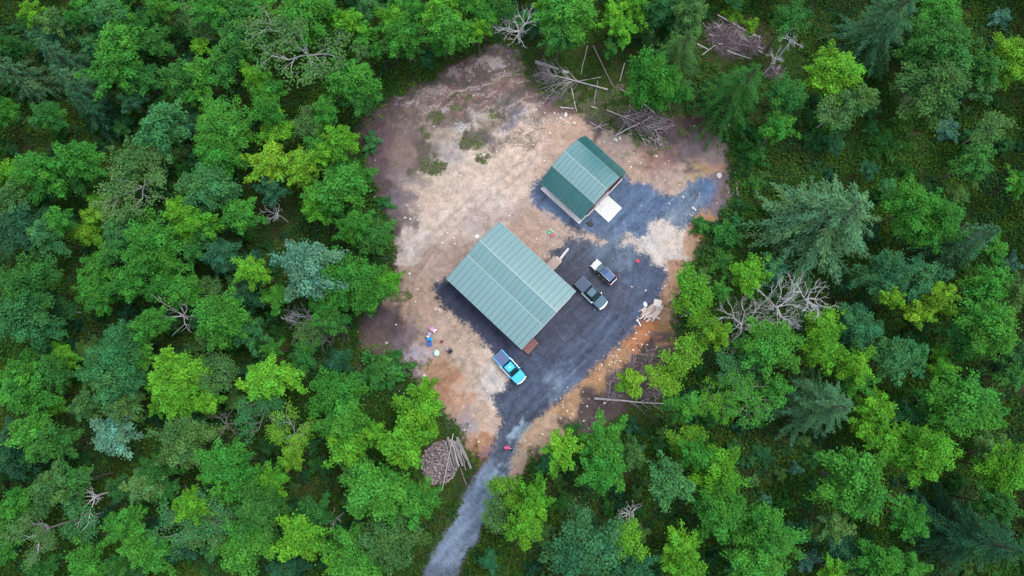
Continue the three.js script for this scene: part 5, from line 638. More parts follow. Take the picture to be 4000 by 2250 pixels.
const TREES = [["broadleaf_tree","lime",-75.56,-58.74,2.21,10.7,"lime-green broadleaf tree, close to the left edge, on the top edge"],
  ["broadleaf_tree","olive",-71.62,-56.71,2.32,11.48,"olive-green broadleaf tree, close to the left edge, near the top"],
  ["broadleaf_tree","bright",-69.45,-57.87,1.56,10.21,"small bright green broadleaf tree, close to the left edge, on the top edge"],
  ["broadleaf_tree","bright",-66.23,-59.04,2.31,12.36,"bright green broadleaf tree, a tenth across, on the top edge"],
  ["broadleaf_tree","bluem",-62.65,-57.67,3.07,12.97,"blue-tinged green broadleaf tree, a tenth across, on the top edge"],
  ["broadleaf_tree","mid",-77.25,-52.05,2.78,13.28,"mid-green broadleaf tree, at the left edge, near the top"],
  ["sparse_tree","blue",-74.0,-56.52,2.94,7.7,"blue-green thin-leaved grey-twigged tree, close to the left edge, near the top"],
  ["pine_tree","pinegreen",-70.44,-51.47,3.66,14.1,"soft green layered pine, close to the left edge, an eighth down, the upper one"],
  ["pine_tree","pinegreen",-77.66,-49.22,3.87,15.53,"wide soft green layered pine, at the left edge, an eighth down"],
  ["pine_tree","pinegreen",-68.11,-47.29,3.4,13.99,"soft green layered pine, close to the left edge, an eighth down, the lower one"],
  ["pine_tree","dkblue",-66.18,-43.82,3.44,12.49,"dark blue-green layered pine, a tenth across, a fifth down"],
  ["broadleaf_tree","mid",-72.35,-42.5,2.59,9.21,"mid-green broadleaf tree, close to the left edge, a fifth down"],
  ["broadleaf_tree","bright",-78.34,-42.78,2.55,10.78,"bright green broadleaf tree, at the left edge, a fifth down"],
  ["broadleaf_tree","bright",-61.37,-56.98,3.13,10.8,"bright green broadleaf tree, a tenth across, near the top, the upper one"],
  ["broadleaf_tree","bright",-60.66,-52.48,3.57,13.11,"bright green broadleaf tree, a tenth across, near the top, the lower one"],
  ["broadleaf_tree","bright",-60.17,-48.24,4.03,14.25,"wide bright green broadleaf tree, a tenth across, an eighth down"],
  ["broadleaf_tree","mid",-58.22,-48.39,3.38,10.28,"mid-green broadleaf tree, three twentieths across, an eighth down, the left one"],
  ["broadleaf_tree","mid",-57.73,-57.35,2.63,9.67,"mid-green broadleaf tree, three twentieths across, near the top, the upper one"],
  ["broadleaf_tree","mid",-56.33,-54.2,2.86,10.45,"mid-green broadleaf tree, three twentieths across, near the top, the lower one"],
  ["broadleaf_tree","bluem",-64.77,-52.63,1.79,11.24,"blue-tinged green broadleaf tree, a tenth across, near the top"],
  ["broadleaf_tree","bright",-54.76,-59.41,2.83,12.59,"bright green broadleaf tree, three twentieths across, on the top edge"],
  ["sparse_tree","olive",-50.2,-58.13,2.63,9.43,"olive-green thin-leaved grey-twigged tree, a fifth across, near the top"],
  ["broadleaf_tree","bright",-46.4,-58.46,3.07,13.23,"bright green broadleaf tree, a fifth across, on the top edge"],
  ["broadleaf_tree","mid",-42.97,-59.32,3.66,11.33,"mid-green broadleaf tree, a quarter across, on the top edge"],
  ["broadleaf_tree","bright",-39.36,-59.38,2.34,10.93,"bright green broadleaf tree, a quarter across, on the top edge"],
  ["broadleaf_tree","mid",-42.7,-54.12,3.64,11.28,"mid-green broadleaf tree, a quarter across, near the top"],
  ["broadleaf_tree","lime",-49.96,-54.61,1.99,7.47,"lime-green broadleaf tree, a fifth across, near the top"],
  ["broadleaf_tree","mid",-51.28,-46.91,2.77,13.05,"mid-green broadleaf tree, three twentieths across, an eighth down, the right one"],
  ["broadleaf_tree","bright",-48.18,-48.33,3.6,11.64,"bright green broadleaf tree, a fifth across, an eighth down"],
  ["broadleaf_tree","mid",-44.63,-49.84,3.36,11.17,"mid-green broadleaf tree, a fifth across, an eighth down"],
  ["broadleaf_tree","bright",-49.17,-44.8,1.52,11.03,"small bright green broadleaf tree, a fifth across, a fifth down"],
  ["broadleaf_tree","bright",-31.63,-56.8,4.27,16.07,"wide bright green broadleaf tree, three tenths across, on the top edge"],
  ["sparse_tree","olive",-31.87,-51.67,6.33,16,"broad grey-olive tree showing pale twigs, above and left of the clearing"],
  ["broadleaf_tree","lime",-25.15,-56.42,2.3,12.44,"lime-green broadleaf tree, over a third across, near the top, the upper one"],
  ["broadleaf_tree","bright",-25.23,-46.87,3.3,12.59,"bright green broadleaf tree, over a third across, an eighth down"],
  ["broadleaf_tree","lime",-39.68,-47.88,2.55,11.7,"lime-green broadleaf tree, a quarter across, an eighth down"],
  ["broadleaf_tree","bright",-38.47,-46.16,2.84,10.12,"bright green broadleaf tree, a quarter across, a fifth down, the upper one"],
  ["broadleaf_tree","bright",-37.14,-41.6,2.74,13.36,"bright green broadleaf tree, a quarter across, a fifth down, the lower one"],
  ["broadleaf_tree","bright",-28.5,-42.27,2.77,12.26,"bright green broadleaf tree, three tenths across, a fifth down"],
  ["sparse_tree","olive",-31.01,-41.04,2.29,10.25,"olive-green thin-leaved grey-twigged tree, three tenths across, a fifth down"],
  ["broadleaf_tree","bluem",-51.92,-38.7,3.93,15.66,"wide blue-tinged green broadleaf tree, three twentieths across, a quarter down"],
  ["broadleaf_tree","dkblue",-50.52,-41.78,2.1,7.03,"dark blue-green broadleaf tree, a fifth across, a fifth down"],
  ["broadleaf_tree","bright",-46.02,-42.29,2.56,10.31,"bright green broadleaf tree, a fifth across, a fifth down"],
  ["broadleaf_tree","bright",-43.87,-38.92,4.29,12.96,"wide bright green broadleaf tree, a fifth across, a quarter down, the upper one"],
  ["broadleaf_tree","bright",-44.67,-35.46,4.03,12.37,"wide bright green broadleaf tree, a fifth across, a quarter down, the lower one"],
  ["broadleaf_tree","lime",-36.53,-40.06,3.08,10.01,"lime-green broadleaf tree, a quarter across, a quarter down"],
  ["broadleaf_tree","yellow",-36.58,-33.85,3.52,12.05,"yellow-green broadleaf tree, a quarter across, nearly a third down"],
  ["broadleaf_tree","yellow",-31.64,-33.2,2.87,12.12,"yellow-green broadleaf tree, three tenths across, nearly a third down"],
  ["broadleaf_tree","bright",-29.67,-36.96,3.08,9.73,"bright green broadleaf tree, three tenths across, a quarter down"],
  ["broadleaf_tree","lime",-25.72,-37.31,2.88,12.45,"lime-green broadleaf tree, over a third across, a quarter down"],
  ["broadleaf_tree","bright",-25.46,-31.79,2.9,10.95,"bright green broadleaf tree, over a third across, nearly a third down, the left one"],
  ["broadleaf_tree","bright",-29.6,-29.28,2.52,10.08,"bright green broadleaf tree, three tenths across, nearly a third down"],
  ["broadleaf_tree","dkblue",-36.47,-30.33,2.52,10.32,"dark blue-green broadleaf tree, a quarter across, nearly a third down"],
  ["broadleaf_tree","bluem",-44.98,-29.76,4.42,14.84,"wide blue-tinged green broadleaf tree, a fifth across, nearly a third down"],
  ["broadleaf_tree","olive",-56.3,-33.83,3.52,12.11,"olive-green broadleaf tree, three twentieths across, nearly a third down"],
  ["sparse_tree","olive",-56.13,-30.51,4.93,14.72,"wide olive-green thin-leaved grey-twigged tree, three twentieths across, nearly a third down"],
  ["broadleaf_tree","bright",-64.74,-34.15,3.46,13.82,"bright green broadleaf tree, a tenth across, a quarter down"],
  ["broadleaf_tree","bright",-69.55,-31.88,3.79,11.47,"wide bright green broadleaf tree, close to the left edge, nearly a third down"],
  ["broadleaf_tree","bright",-70.31,-32.33,3.18,14.51,"bright green broadleaf tree, close to the left edge, nearly a third down"],
  ["broadleaf_tree","mid",-66.3,-32.4,3.06,9.82,"mid-green broadleaf tree, a tenth across, nearly a third down"],
  ["broadleaf_tree","lime",-76.28,-32.68,1.88,10.76,"lime-green broadleaf tree, at the left edge, nearly a third down"],
  ["broadleaf_tree","olive",-74.69,-28.85,2.47,12.43,"olive-green broadleaf tree, at the left edge, nearly a third down"],
  ["broadleaf_tree","lime",-65.05,-29.27,1.55,6.79,"small lime-green broadleaf tree, a tenth across, three eighths down"],
  ["broadleaf_tree","dkblue",-59.39,-44.58,2.19,9.43,"dark blue-green broadleaf tree, three twentieths across, a fifth down"],
  ["broadleaf_tree","dark",-49.91,-43.83,1.97,7.07,"dark green broadleaf tree, a fifth across, a fifth down"],
  ["broadleaf_tree","yellow",-61.98,-26.62,2.37,11.01,"yellow-green broadleaf tree, a tenth across, three eighths down, the upper one"],
  ["broadleaf_tree","yellow",-64.54,-23.86,2.66,9.01,"yellow-green broadleaf tree, a tenth across, three eighths down, the lower one"],
  ["broadleaf_tree","olive",-77.12,-28.15,3.04,9.92,"olive-green broadleaf tree, at the left edge, three eighths down"],
  ["broadleaf_tree","dkblue",-74.64,-24.61,4.29,11.02,"wide dark blue-green broadleaf tree, at the left edge, three eighths down"],
  ["broadleaf_tree","bright",-66.74,-24.91,2.32,12.67,"bright green broadleaf tree, close to the left edge, three eighths down"],
  ["broadleaf_tree","bluem",-69.84,-22.89,3.12,10.83,"blue-tinged green broadleaf tree, close to the left edge, nearly halfway down"],
  ["broadleaf_tree","lime",-48.78,-25.74,3.18,13.55,"lime-green broadleaf tree, a fifth across, three eighths down, the left one"],
  ["broadleaf_tree","lime",-46.27,-23.98,2.68,13.31,"lime-green broadleaf tree, a fifth across, three eighths down, the right one"],
  ["broadleaf_tree","mid",-45.43,-22.84,2.08,12.11,"mid-green broadleaf tree, a fifth across, nearly halfway down, the upper one"],
  ["broadleaf_tree","bright",-41.12,-25.98,3.24,11.74,"round bright green tree with its trunk showing, beside a bare forked snag"],
  ["broadleaf_tree","bluem",-58.75,-23.36,3.22,11.78,"blue-tinged green broadleaf tree, a tenth across, three eighths down"],
  ["broadleaf_tree","bright",-52.27,-20.5,4.59,15.54,"wide bright green broadleaf tree, three twentieths across, nearly halfway down"],
  ["broadleaf_tree","mid",-58.36,-20.14,2.44,12.13,"mid-green broadleaf tree, a tenth across, nearly halfway down"],
  ["broadleaf_tree","bright",-61.98,-18.68,2.87,9.94,"bright green broadleaf tree, a tenth across, nearly halfway down"],
  ["broadleaf_tree","mid",-47.22,-20.62,2.33,11.76,"mid-green broadleaf tree, a fifth across, nearly halfway down, the lower one"],
  ["broadleaf_tree","dkblue",-43.64,-19.97,2.97,11.23,"dark blue-green broadleaf tree, a fifth across, nearly halfway down"],
  ["broadleaf_tree","lime",-38.07,-17.25,2.78,13.25,"lime-green broadleaf tree, a quarter across, halfway down"],
  ["broadleaf_tree","dkblue",-40.47,-14.63,3.29,8.38,"dark blue-green broadleaf tree, a quarter across, halfway down"],
  ["broadleaf_tree","silver",-28.96,-16.88,4.85,17.5,"pale silvery blue rounded tree left of the larger barn"],
  ["broadleaf_tree","bright",-35.25,-13.59,2.37,8.87,"bright green broadleaf tree, a quarter across, halfway down"],
  ["broadleaf_tree","bright",-24.85,-15.62,4.59,14.73,"wide bright green broadleaf tree, over a third across, halfway down, the left one"],
  ["broadleaf_tree","bright",-27.4,-12.59,2.91,12.41,"bright green broadleaf tree, three tenths across, halfway down"],
  ["broadleaf_tree","mid",-25.86,-9.81,2.4,12.76,"mid-green broadleaf tree, over a third across, just past halfway down"],
  ["broadleaf_tree","lime",-29.46,-27.7,2.64,10.46,"lime-green broadleaf tree, three tenths across, three eighths down"],
  ["broadleaf_tree","bright",-23.58,-23.77,2.68,13.28,"bright green broadleaf tree, over a third across, three eighths down, the lower one"],
  ["sparse_tree","olive",-29.95,-8.41,1.97,9.09,"olive-green thin-leaved grey-twigged tree, three tenths across, just past halfway down"],
  ["broadleaf_tree","bright",-51.45,-15.72,2.96,11.09,"bright green broadleaf tree, three twentieths across, halfway down, the right one"],
  ["broadleaf_tree","bright",-48.15,-14.63,3.07,11.36,"bright green broadleaf tree, a fifth across, halfway down"],
  ["broadleaf_tree","bright",-56.69,-15.91,3.57,11.75,"bright green broadleaf tree, three twentieths across, halfway down, the left one"],
  ["broadleaf_tree","bright",-62.59,-14.82,2.86,9.81,"bright green broadleaf tree, a tenth across, halfway down, the upper one"],
  ["broadleaf_tree","bright",-61.61,-12.98,1.88,8.12,"bright green broadleaf tree, a tenth across, halfway down, the lower one"],
  ["broadleaf_tree","mid",-69.99,-14.77,4.52,16.26,"wide mid-green broadleaf tree, at the left edge, halfway down"],
  ["broadleaf_tree","bluem",-69.83,-10.37,4.21,17.11,"wide blue-tinged green broadleaf tree, at the left edge, just past halfway down"],
  ["broadleaf_tree","bright",-70.79,-11.64,2.24,8.92,"bright green broadleaf tree, close to the left edge, just past halfway down"],
  ["sparse_tree","olive",-45.9,-14.92,1.88,8.06,"olive-green thin-leaved grey-twigged tree, a fifth across, halfway down"],
  ["broadleaf_tree","bright",-52.38,-9.55,2.62,13.56,"bright green broadleaf tree, three twentieths across, just past halfway down"],
  ["broadleaf_tree","bright",-41.87,-10.37,4.3,15.08,"wide bright green broadleaf tree, a fifth across, just past halfway down"],
  ["broadleaf_tree","bluem",-39.18,-8.73,2.8,11.25,"blue-tinged green broadleaf tree, a quarter across, just past halfway down"],
  ["broadleaf_tree","olive",-46.08,-7.01,1.49,7.75,"small olive-green broadleaf tree, a fifth across, five eighths down"],
  ["broadleaf_tree","bright",-35.49,-6.06,1.59,9.57,"small bright green broadleaf tree, a quarter across, five eighths down"],
  ["broadleaf_tree","bluem",-56.01,-7.13,2.98,13.61,"blue-tinged green broadleaf tree, a tenth across, just past halfway down"],
  ["broadleaf_tree","bluem",-57.24,-3.89,4.27,14.73,"wide blue-tinged green broadleaf tree, a tenth across, five eighths down"],
  ["broadleaf_tree","bright",-54.19,-4.8,2.55,10.82,"bright green broadleaf tree, three twentieths across, five eighths down"],
  ["broadleaf_tree","lime",-66.82,-4.87,2.59,9.21,"lime-green broadleaf tree, close to the left edge, five eighths down"],
  ["broadleaf_tree","bright",-69.85,-2.88,2.6,13.25,"bright green broadleaf tree, at the left edge, five eighths down"],
  ["broadleaf_tree","bright",-70.74,-0.9,3.87,11.87,"wide bright green broadleaf tree, close to the left edge, two thirds down"],
  ["broadleaf_tree","mid",-66.35,-2.31,2.88,11.89,"mid-green broadleaf tree, close to the left edge, five eighths down"],
  ["broadleaf_tree","lime",-49.46,-4.12,2.27,12.15,"lime-green broadleaf tree, three twentieths across, five eighths down"],
  ["broadleaf_tree","lime",-47.93,-1.5,4.09,12.8,"wide lime-green broadleaf tree, a fifth across, two thirds down"],
  ["broadleaf_tree","lime",-49.23,-0.28,3.3,13.94,"lime-green broadleaf tree, three twentieths across, two thirds down"],
  ["sparse_tree","olive",-42.44,-2.52,2.77,11.41,"olive-green thin-leaved grey-twigged tree, a fifth across, five eighths down"],
  ["broadleaf_tree","dkblue",-25.76,-3.8,2.69,9.99,"dark blue-green broadleaf tree, over a third across, five eighths down"],
  ["broadleaf_tree","mid",-30.11,-4.73,2.39,12.18,"mid-green broadleaf tree, three tenths across, five eighths down"],
  ["broadleaf_tree","lime",-35.92,-1.1,3.86,12.19,"wide lime-green broadleaf tree, a quarter across, two thirds down"],
  ["broadleaf_tree","lime",-32.28,-2.33,2.54,10.88,"lime-green broadleaf tree, three tenths across, five eighths down"],
  ["sparse_tree","dark",-68.72,-12.22,2.77,7.89,"dark green thin-leaved grey-twigged tree, close to the left edge, just past halfway down"],
  ["broadleaf_tree","bright",-68.37,0.68,3.51,14.94,"bright green broadleaf tree, close to the left edge, two thirds down"],
  ["broadleaf_tree","lime",-66.84,2.15,1.59,8.26,"small lime-green broadleaf tree, close to the left edge, two thirds down"],
  ["broadleaf_tree","bright",-68.01,5.87,3.54,13.22,"bright green broadleaf tree, close to the left edge, three quarters down"],
  ["broadleaf_tree","mid",-64.07,7.32,3.01,14.62,"mid-green broadleaf tree, close to the left edge, three quarters down"],
  ["broadleaf_tree","bluem",-56.23,-0.71,3.29,14.47,"blue-tinged green broadleaf tree, a tenth across, two thirds down"],
  ["broadleaf_tree","olive",-61.09,2.08,2.12,12.51,"olive-green broadleaf tree, a tenth across, two thirds down, the left one"],
  ["broadleaf_tree","olive",-55.9,2.1,3.1,12.22,"olive-green broadleaf tree, a tenth across, two thirds down, the right one"],
  ["broadleaf_tree","lime",-47.31,1.49,3.1,12.37,"lime-green broadleaf tree, a fifth across, two thirds down, the left one"],
  ["broadleaf_tree","lime",-43.74,1.09,2.03,11.17,"lime-green broadleaf tree, a fifth across, two thirds down, the right one"],
  ["broadleaf_tree","lime",-52.35,2.55,1.34,8.57,"small lime-green broadleaf tree, three twentieths across, two thirds down"],
  ["broadleaf_tree","silver",-57.23,6.33,3.33,12.0,"pale silver-green oval crown with a long bare trunk to its right"],
  ["broadleaf_tree","olive",-46.15,7.19,4.44,15.01,"wide olive-green broadleaf tree, a fifth across, three quarters down"],
  ["sparse_tree","bluem",-36.25,2.71,3.83,12.28,"wide blue-tinged green thin-leaved grey-twigged tree, a quarter across, two thirds down"],
  ["broadleaf_tree","bright",-25.06,0.48,4.48,14.89,"wide bright green broadleaf tree, over a third across, two thirds down"],
  ["broadleaf_tree","bright",-23.56,4.19,3.47,15.57,"bright green broadleaf tree, over a third across, three quarters down"],
  ["sparse_tree","yellow",-31.67,6.46,3.53,13.1,"yellow-green thin-leaved grey-twigged tree, three tenths across, three quarters down"],
  ["broadleaf_tree","yellow",-31.57,9.68,2.25,11.22,"yellow-green broadleaf tree, three tenths across, four fifths down"],
  ["broadleaf_tree","lime",-34.3,12.84,2.59,11.41,"lime-green broadleaf tree, a quarter across, four fifths down"],
  ["broadleaf_tree","mid",-50.82,11.14,2.73,10.96,"mid-green broadleaf tree, three twentieths across, four fifths down"],
  ["broadleaf_tree","olive",-52.42,13.39,3.1,10.61,"olive-green broadleaf tree, three twentieths across, four fifths down"],
  ["broadleaf_tree","mid",-50.1,14.64,2.03,9.16,"mid-green broadleaf tree, three twentieths across, seven eighths down"],
  ["broadleaf_tree","bright",-39.74,10.39,3.91,15.67,"wide bright green broadleaf tree, a fifth across, four fifths down"],
  ["broadleaf_tree","bright",-38.31,12.77,3.0,14.04,"bright green broadleaf tree, a quarter across, four fifths down"],
  ["broadleaf_tree","lime",-43.42,11.83,1.91,9.3,"lime-green broadleaf tree, a fifth across, four fifths down"],
  ["broadleaf_tree","olive",-63.84,13.53,3.34,14.43,"olive-green broadleaf tree, close to the left edge, seven eighths down"],
  ["broadleaf_tree","mid",-61.39,12.5,2.56,12.63,"mid-green broadleaf tree, close to the left edge, four fifths down"],
  ["broadleaf_tree","dkblue",-72.07,9.95,3.09,11.28,"dark blue-green broadleaf tree, at the left edge, four fifths down"],
  ["broadleaf_tree","dkblue",-73.4,7.43,2.41,9.64,"dark blue-green broadleaf tree, at the left edge, three quarters down"],
  ["broadleaf_tree","bright",-69.38,15.77,2.67,12.81,"bright green broadleaf tree, at the left edge, seven eighths down"],
  ["broadleaf_tree","bright",-71.51,20.63,2.92,11.57,"bright green broadleaf tree, at the left edge, near the bottom"],
  ["sparse_tree","olive",-66.09,19.45,3.82,13.41,"wide olive-green thin-leaved grey-twigged tree, close to the left edge, near the bottom"],
  ["sparse_tree","bluem",-61.93,18.3,2.6,10.1,"blue-tinged green thin-leaved grey-twigged tree, a tenth across, seven eighths down"],
  ["broadleaf_tree","bright",-54.31,18.96,3.02,12.36,"bright green broadleaf tree, a tenth across, near the bottom"],
  ["broadleaf_tree","bright",-52.28,20.95,2.42,12.35,"bright green broadleaf tree, three twentieths across, near the bottom, the left one"],
  ["broadleaf_tree","bright",-49.98,21.89,3.42,14.26,"bright green broadleaf tree, three twentieths across, near the bottom, the right one"],
  ["broadleaf_tree","bright",-59.29,24.67,3.02,11.51,"bright green broadleaf tree, a tenth across, on the bottom edge"],
  ["broadleaf_tree","lime",-44.59,15.81,2.75,13.88,"lime-green broadleaf tree, a fifth across, seven eighths down, the left one"],
  ["sparse_tree","bluem",-44.62,18.54,4.59,14.99,"wide blue-tinged green thin-leaved grey-twigged tree, a fifth across, near the bottom"],
  ["sparse_tree","olive",-42.02,19.66,3.04,11.54,"olive-green thin-leaved grey-twigged tree, a fifth across, near the bottom"],
  ["broadleaf_tree","lime",-42.66,16.18,2.17,8.27,"lime-green broadleaf tree, a fifth across, seven eighths down, the right one"],
  ["broadleaf_tree","mid",-35.4,16.8,4.02,14.88,"wide mid-green broadleaf tree, a quarter across, seven eighths down"],
  ["broadleaf_tree","bright",-36.89,20.94,4.38,14.33,"wide bright green broadleaf tree, a quarter across, near the bottom"],
  ["broadleaf_tree","dkblue",-47.66,22.44,2.36,9.67,"dark blue-green broadleaf tree, three twentieths across, near the bottom"],
  ["broadleaf_tree","lime",-29.13,20.11,3.91,14.26,"wide lime-green broadleaf tree, three tenths across, near the bottom"],
  ["broadleaf_tree","mid",-27.42,16.96,2.2,12.06,"mid-green broadleaf tree, three tenths across, seven eighths down"],
  ["broadleaf_tree","dkblue",-31.4,24.78,3.04,11.07,"dark blue-green broadleaf tree, three tenths across, on the bottom edge"],
  ["broadleaf_tree","lime",-23.56,23.34,2.52,12.73,"lime-green broadleaf tree, over a third across, on the bottom edge"],
  ["broadleaf_tree","mid",-66.12,25.1,2.68,11.0,"mid-green broadleaf tree, close to the left edge, on the bottom edge"],
  ["broadleaf_tree","mid",-54.9,24.38,2.08,11.05,"mid-green broadleaf tree, a tenth across, on the bottom edge"],
  ["broadleaf_tree","dark",-56.38,14.02,2.15,9.46,"dark green broadleaf tree, a tenth across, seven eighths down"],
  ["broadleaf_tree","dark",-68.82,9.2,2.15,9.86,"dark green broadleaf tree, close to the left edge, four fifths down"],
  ["broadleaf_tree","lime",-22.94,7.27,3.77,13.27,"wide lime-green broadleaf tree, over a third across, three quarters down"],
  ["broadleaf_tree","lime",-19.53,6.07,2.01,11.67,"lime-green broadleaf tree, over a third across, three quarters down"],
  ["broadleaf_tree","lime",-12.69,0.48,2.48,12.79,"lime-green broadleaf tree, two fifths across, two thirds down, the upper one"],
  ["broadleaf_tree","lime",-13.22,3.26,3.29,13.75,"lime-green broadleaf tree, two fifths across, two thirds down, the lower one"],
  ["broadleaf_tree","lime",-15.14,7.45,3.78,16.27,"lime green tree whose lobes hang over the firewood heap"],
  ["broadleaf_tree","mid",-22.46,11.9,1.98,12.17,"mid-green broadleaf tree, over a third across, four fifths down"],
  ["broadleaf_tree","bright",-18.24,13.94,5.23,17.5,"wide bright green broadleaf tree, over a third across, seven eighths down"],
  ["broadleaf_tree","bright",-13.39,15.33,3.26,14.31,"bright green broadleaf tree, two fifths across, seven eighths down"],
  ["broadleaf_tree","olive",-17.16,20.2,4.59,16.22,"broad heavy olive-green crown left of the gravel drive"],
  ["broadleaf_tree","bright",-21.39,22.99,4.25,16.91,"wide bright green broadleaf tree, over a third across, on the bottom edge"],
  ["sparse_tree","yellow",-0.66,14.23,2.21,11.15,"yellowing thin leaved tree leaning over the right side of the drive"],
  ["sparse_tree","olive",-1.98,17.44,2.32,10.66,"olive-green thin-leaved grey-twigged tree, halfway across, seven eighths down"],
  ["broadleaf_tree","lime",3.01,15.36,2.57,13.26,"bright lime crown just right of the yellowing tree by the drive"],
  ["broadleaf_tree","lime",2.0,18.73,2.75,13.89,"lime-green broadleaf tree, halfway across, near the bottom"],
  ["broadleaf_tree","blue",10.04,21.62,5.16,15.5,"large dense blue-green crown at the bottom edge, right of the drive"],
  ["broadleaf_tree","blue",-3.47,24.41,1.65,6.47,"small blue-green broadleaf tree, halfway across, on the bottom edge"],
  ["sparse_tree","lime",16.43,20.86,2.57,10.9,"lime-green thin-leaved grey-twigged tree, three fifths across, near the bottom"],
  ["broadleaf_tree","blue",17.06,24.85,3.04,10.78,"blue-green broadleaf tree, three fifths across, on the bottom edge"],
  ["broadleaf_tree","lime",7.05,8.4,2.6,13.15,"lime-green broadleaf tree, just past halfway across, four fifths down"],
  ["broadleaf_tree","bright",12.73,7.66,3.54,13.08,"bright green broadleaf tree, three fifths across, three quarters down"],
  ["broadleaf_tree","bright",12.95,11.09,3.49,13.97,"bright green broadleaf tree, three fifths across, four fifths down"],
  ["broadleaf_tree","olive",17.17,8.86,2.0,11.37,"olive-green broadleaf tree, three fifths across, four fifths down"],
  ["broadleaf_tree","bluem",21.75,12.58,3.81,14.78,"wide blue-tinged green broadleaf tree, nearly two thirds across, four fifths down"],
  ["broadleaf_tree","yellow",17.2,-1.13,2.27,11.63,"small yellow-green tree beside the fallen trunk with its root plate"],
  ["sparse_tree","yellow",22.41,-1.98,2.57,9.46,"yellow-green thin-leaved grey-twigged tree, nearly two thirds across, five eighths down, the lower one"],
  ["bush","blue",5.03,11.47,1.63,2.24,"small blue-green low bush, just past halfway across, four fifths down"],
  ["sparse_tree","mid",8.95,6.44,1.76,8.72,"mid-green thin-leaved grey-twigged tree, just past halfway across, three quarters down"],
  ["broadleaf_tree","olive",1.26,17.54,1.42,9.15,"small olive-green broadleaf tree, halfway across, seven eighths down"],
  ["broadleaf_tree","bright",24.89,2.29,2.73,12.33,"bright green broadleaf tree, nearly two thirds across, two thirds down"],
  ["sparse_tree","lime",29.22,1.11,3.14,10.96,"lime-green thin-leaved grey-twigged tree, seven tenths across, two thirds down"],
  ["sparse_tree","bright",34.23,0.28,4.04,13.62,"wide bright green thin-leaved grey-twigged tree, three quarters across, two thirds down"],
  ["broadleaf_tree","bright",38.13,-0.12,2.51,11.74,"bright green broadleaf tree, three quarters across, two thirds down"],
  ["pine_tree","pinegreen",43.95,2.07,6.19,19.46,"wide blue-green pine with drooping lower boughs, below the round blue-green tree"],
  ["broadleaf_tree","bright",50.08,-1.54,2.76,11.54,"bright green broadleaf tree, six sevenths across, two thirds down"],
  ["broadleaf_tree","lime",52.9,2.94,2.89,10.71,"lime-green broadleaf tree, six sevenths across, two thirds down"],
  ["broadleaf_tree","lime",52.18,5.65,2.31,8.7,"lime-green broadleaf tree, six sevenths across, three quarters down, the left one"],
  ["broadleaf_tree","dark",58.32,4.05,2.84,8.06,"dark green broadleaf tree, nine tenths across, three quarters down"],
  ["broadleaf_tree","bright",63.39,1.87,5.15,16.13,"wide bright green broadleaf tree, close to the right edge, two thirds down"],
  ["broadleaf_tree","mid",61.89,1.32,2.79,10.27,"mid-green broadleaf tree, nine tenths across, two thirds down"],
  ["broadleaf_tree","bright",69.64,3.16,2.66,10.07,"bright green broadleaf tree, close to the right edge, two thirds down"],
  ["broadleaf_tree","lime",54.49,7.62,3.13,10.38,"lime-green broadleaf tree, six sevenths across, three quarters down, the right one"],
  ["broadleaf_tree","lime",58.0,8.74,4.3,15.03,"wide lime-green broadleaf tree, nine tenths across, four fifths down"],
  ["broadleaf_tree","bright",47.39,12.5,5.28,16.91,"lone bright green star-shaped crown among dark undergrowth, lower right"],
  ["broadleaf_tree","lime",69.06,10.86,3.82,14.67,"wide lime-green broadleaf tree, at the right edge, four fifths down"],
  ["broadleaf_tree","olive",68.93,9.07,2.6,11.81,"olive-green broadleaf tree, close to the right edge, four fifths down"],
  ["broadleaf_tree","lime",29.07,11.22,4.0,13.27,"wide lime-green broadleaf tree, seven tenths across, four fifths down"],
  ["broadleaf_tree","bright",26.13,9.12,2.79,13.69,"bright green broadleaf tree, seven tenths across, four fifths down"],
  ["sparse_tree","yellow",25.2,6.85,2.3,8.94,"yellow-green thin-leaved grey-twigged tree, nearly two thirds across, three quarters down"],
  ["broadleaf_tree","bright",29.1,16.85,4.27,14.76,"wide bright green broadleaf tree, seven tenths across, seven eighths down"],
  ["broadleaf_tree","bright",35.16,19.75,4.49,14.71,"wide bright green broadleaf tree, three quarters across, near the bottom"],
  ["broadleaf_tree","bright",33.73,23.67,4.11,14.53,"wide bright green broadleaf tree, three quarters across, on the bottom edge"],
  ["broadleaf_tree","lime",24.09,22.39,2.94,10.48,"lime-green broadleaf tree, nearly two thirds across, near the bottom"],
  ["broadleaf_tree","lime",24.12,24.4,2.62,13.13,"lime-green broadleaf tree, nearly two thirds across, on the bottom edge"],
  ["broadleaf_tree","bright",56.36,17.97,2.7,11.11,"bright green broadleaf tree, nine tenths across, seven eighths down"],
  ["pine_tree","dkblue",64.77,20.43,6.96,19.36,"spreading dark blue-green pine in the lower right corner"],
  ["broadleaf_tree","olive",45.62,19.04,2.22,11.16,"olive-green broadleaf tree, four fifths across, near the bottom"],
  ["broadleaf_tree","dkblue",47.89,23.0,3.12,8.64,"dark blue-green broadleaf tree, four fifths across, near the bottom"],
  ["broadleaf_tree","bright",50.58,23.69,3.55,13.87,"bright green broadleaf tree, six sevenths across, on the bottom edge"],
  ["broadleaf_tree","bright",55.89,24.91,2.68,10.96,"bright green broadleaf tree, nine tenths across, on the bottom edge"],
  ["broadleaf_tree","lime",45.23,25.14,2.31,11.27,"lime-green broadleaf tree, four fifths across, on the bottom edge"],
  ["broadleaf_tree","mid",67.57,15.99,2.75,13.94,"mid-green broadleaf tree, at the right edge, seven eighths down"],
  ["bush","blue",38.84,9.99,1.91,2.24,"blue-green low bush, three quarters across, four fifths down"],
  ["bush","silver",43.81,11.91,1.4,1.89,"small pale silvery green low bush, four fifths across, four fifths down"],
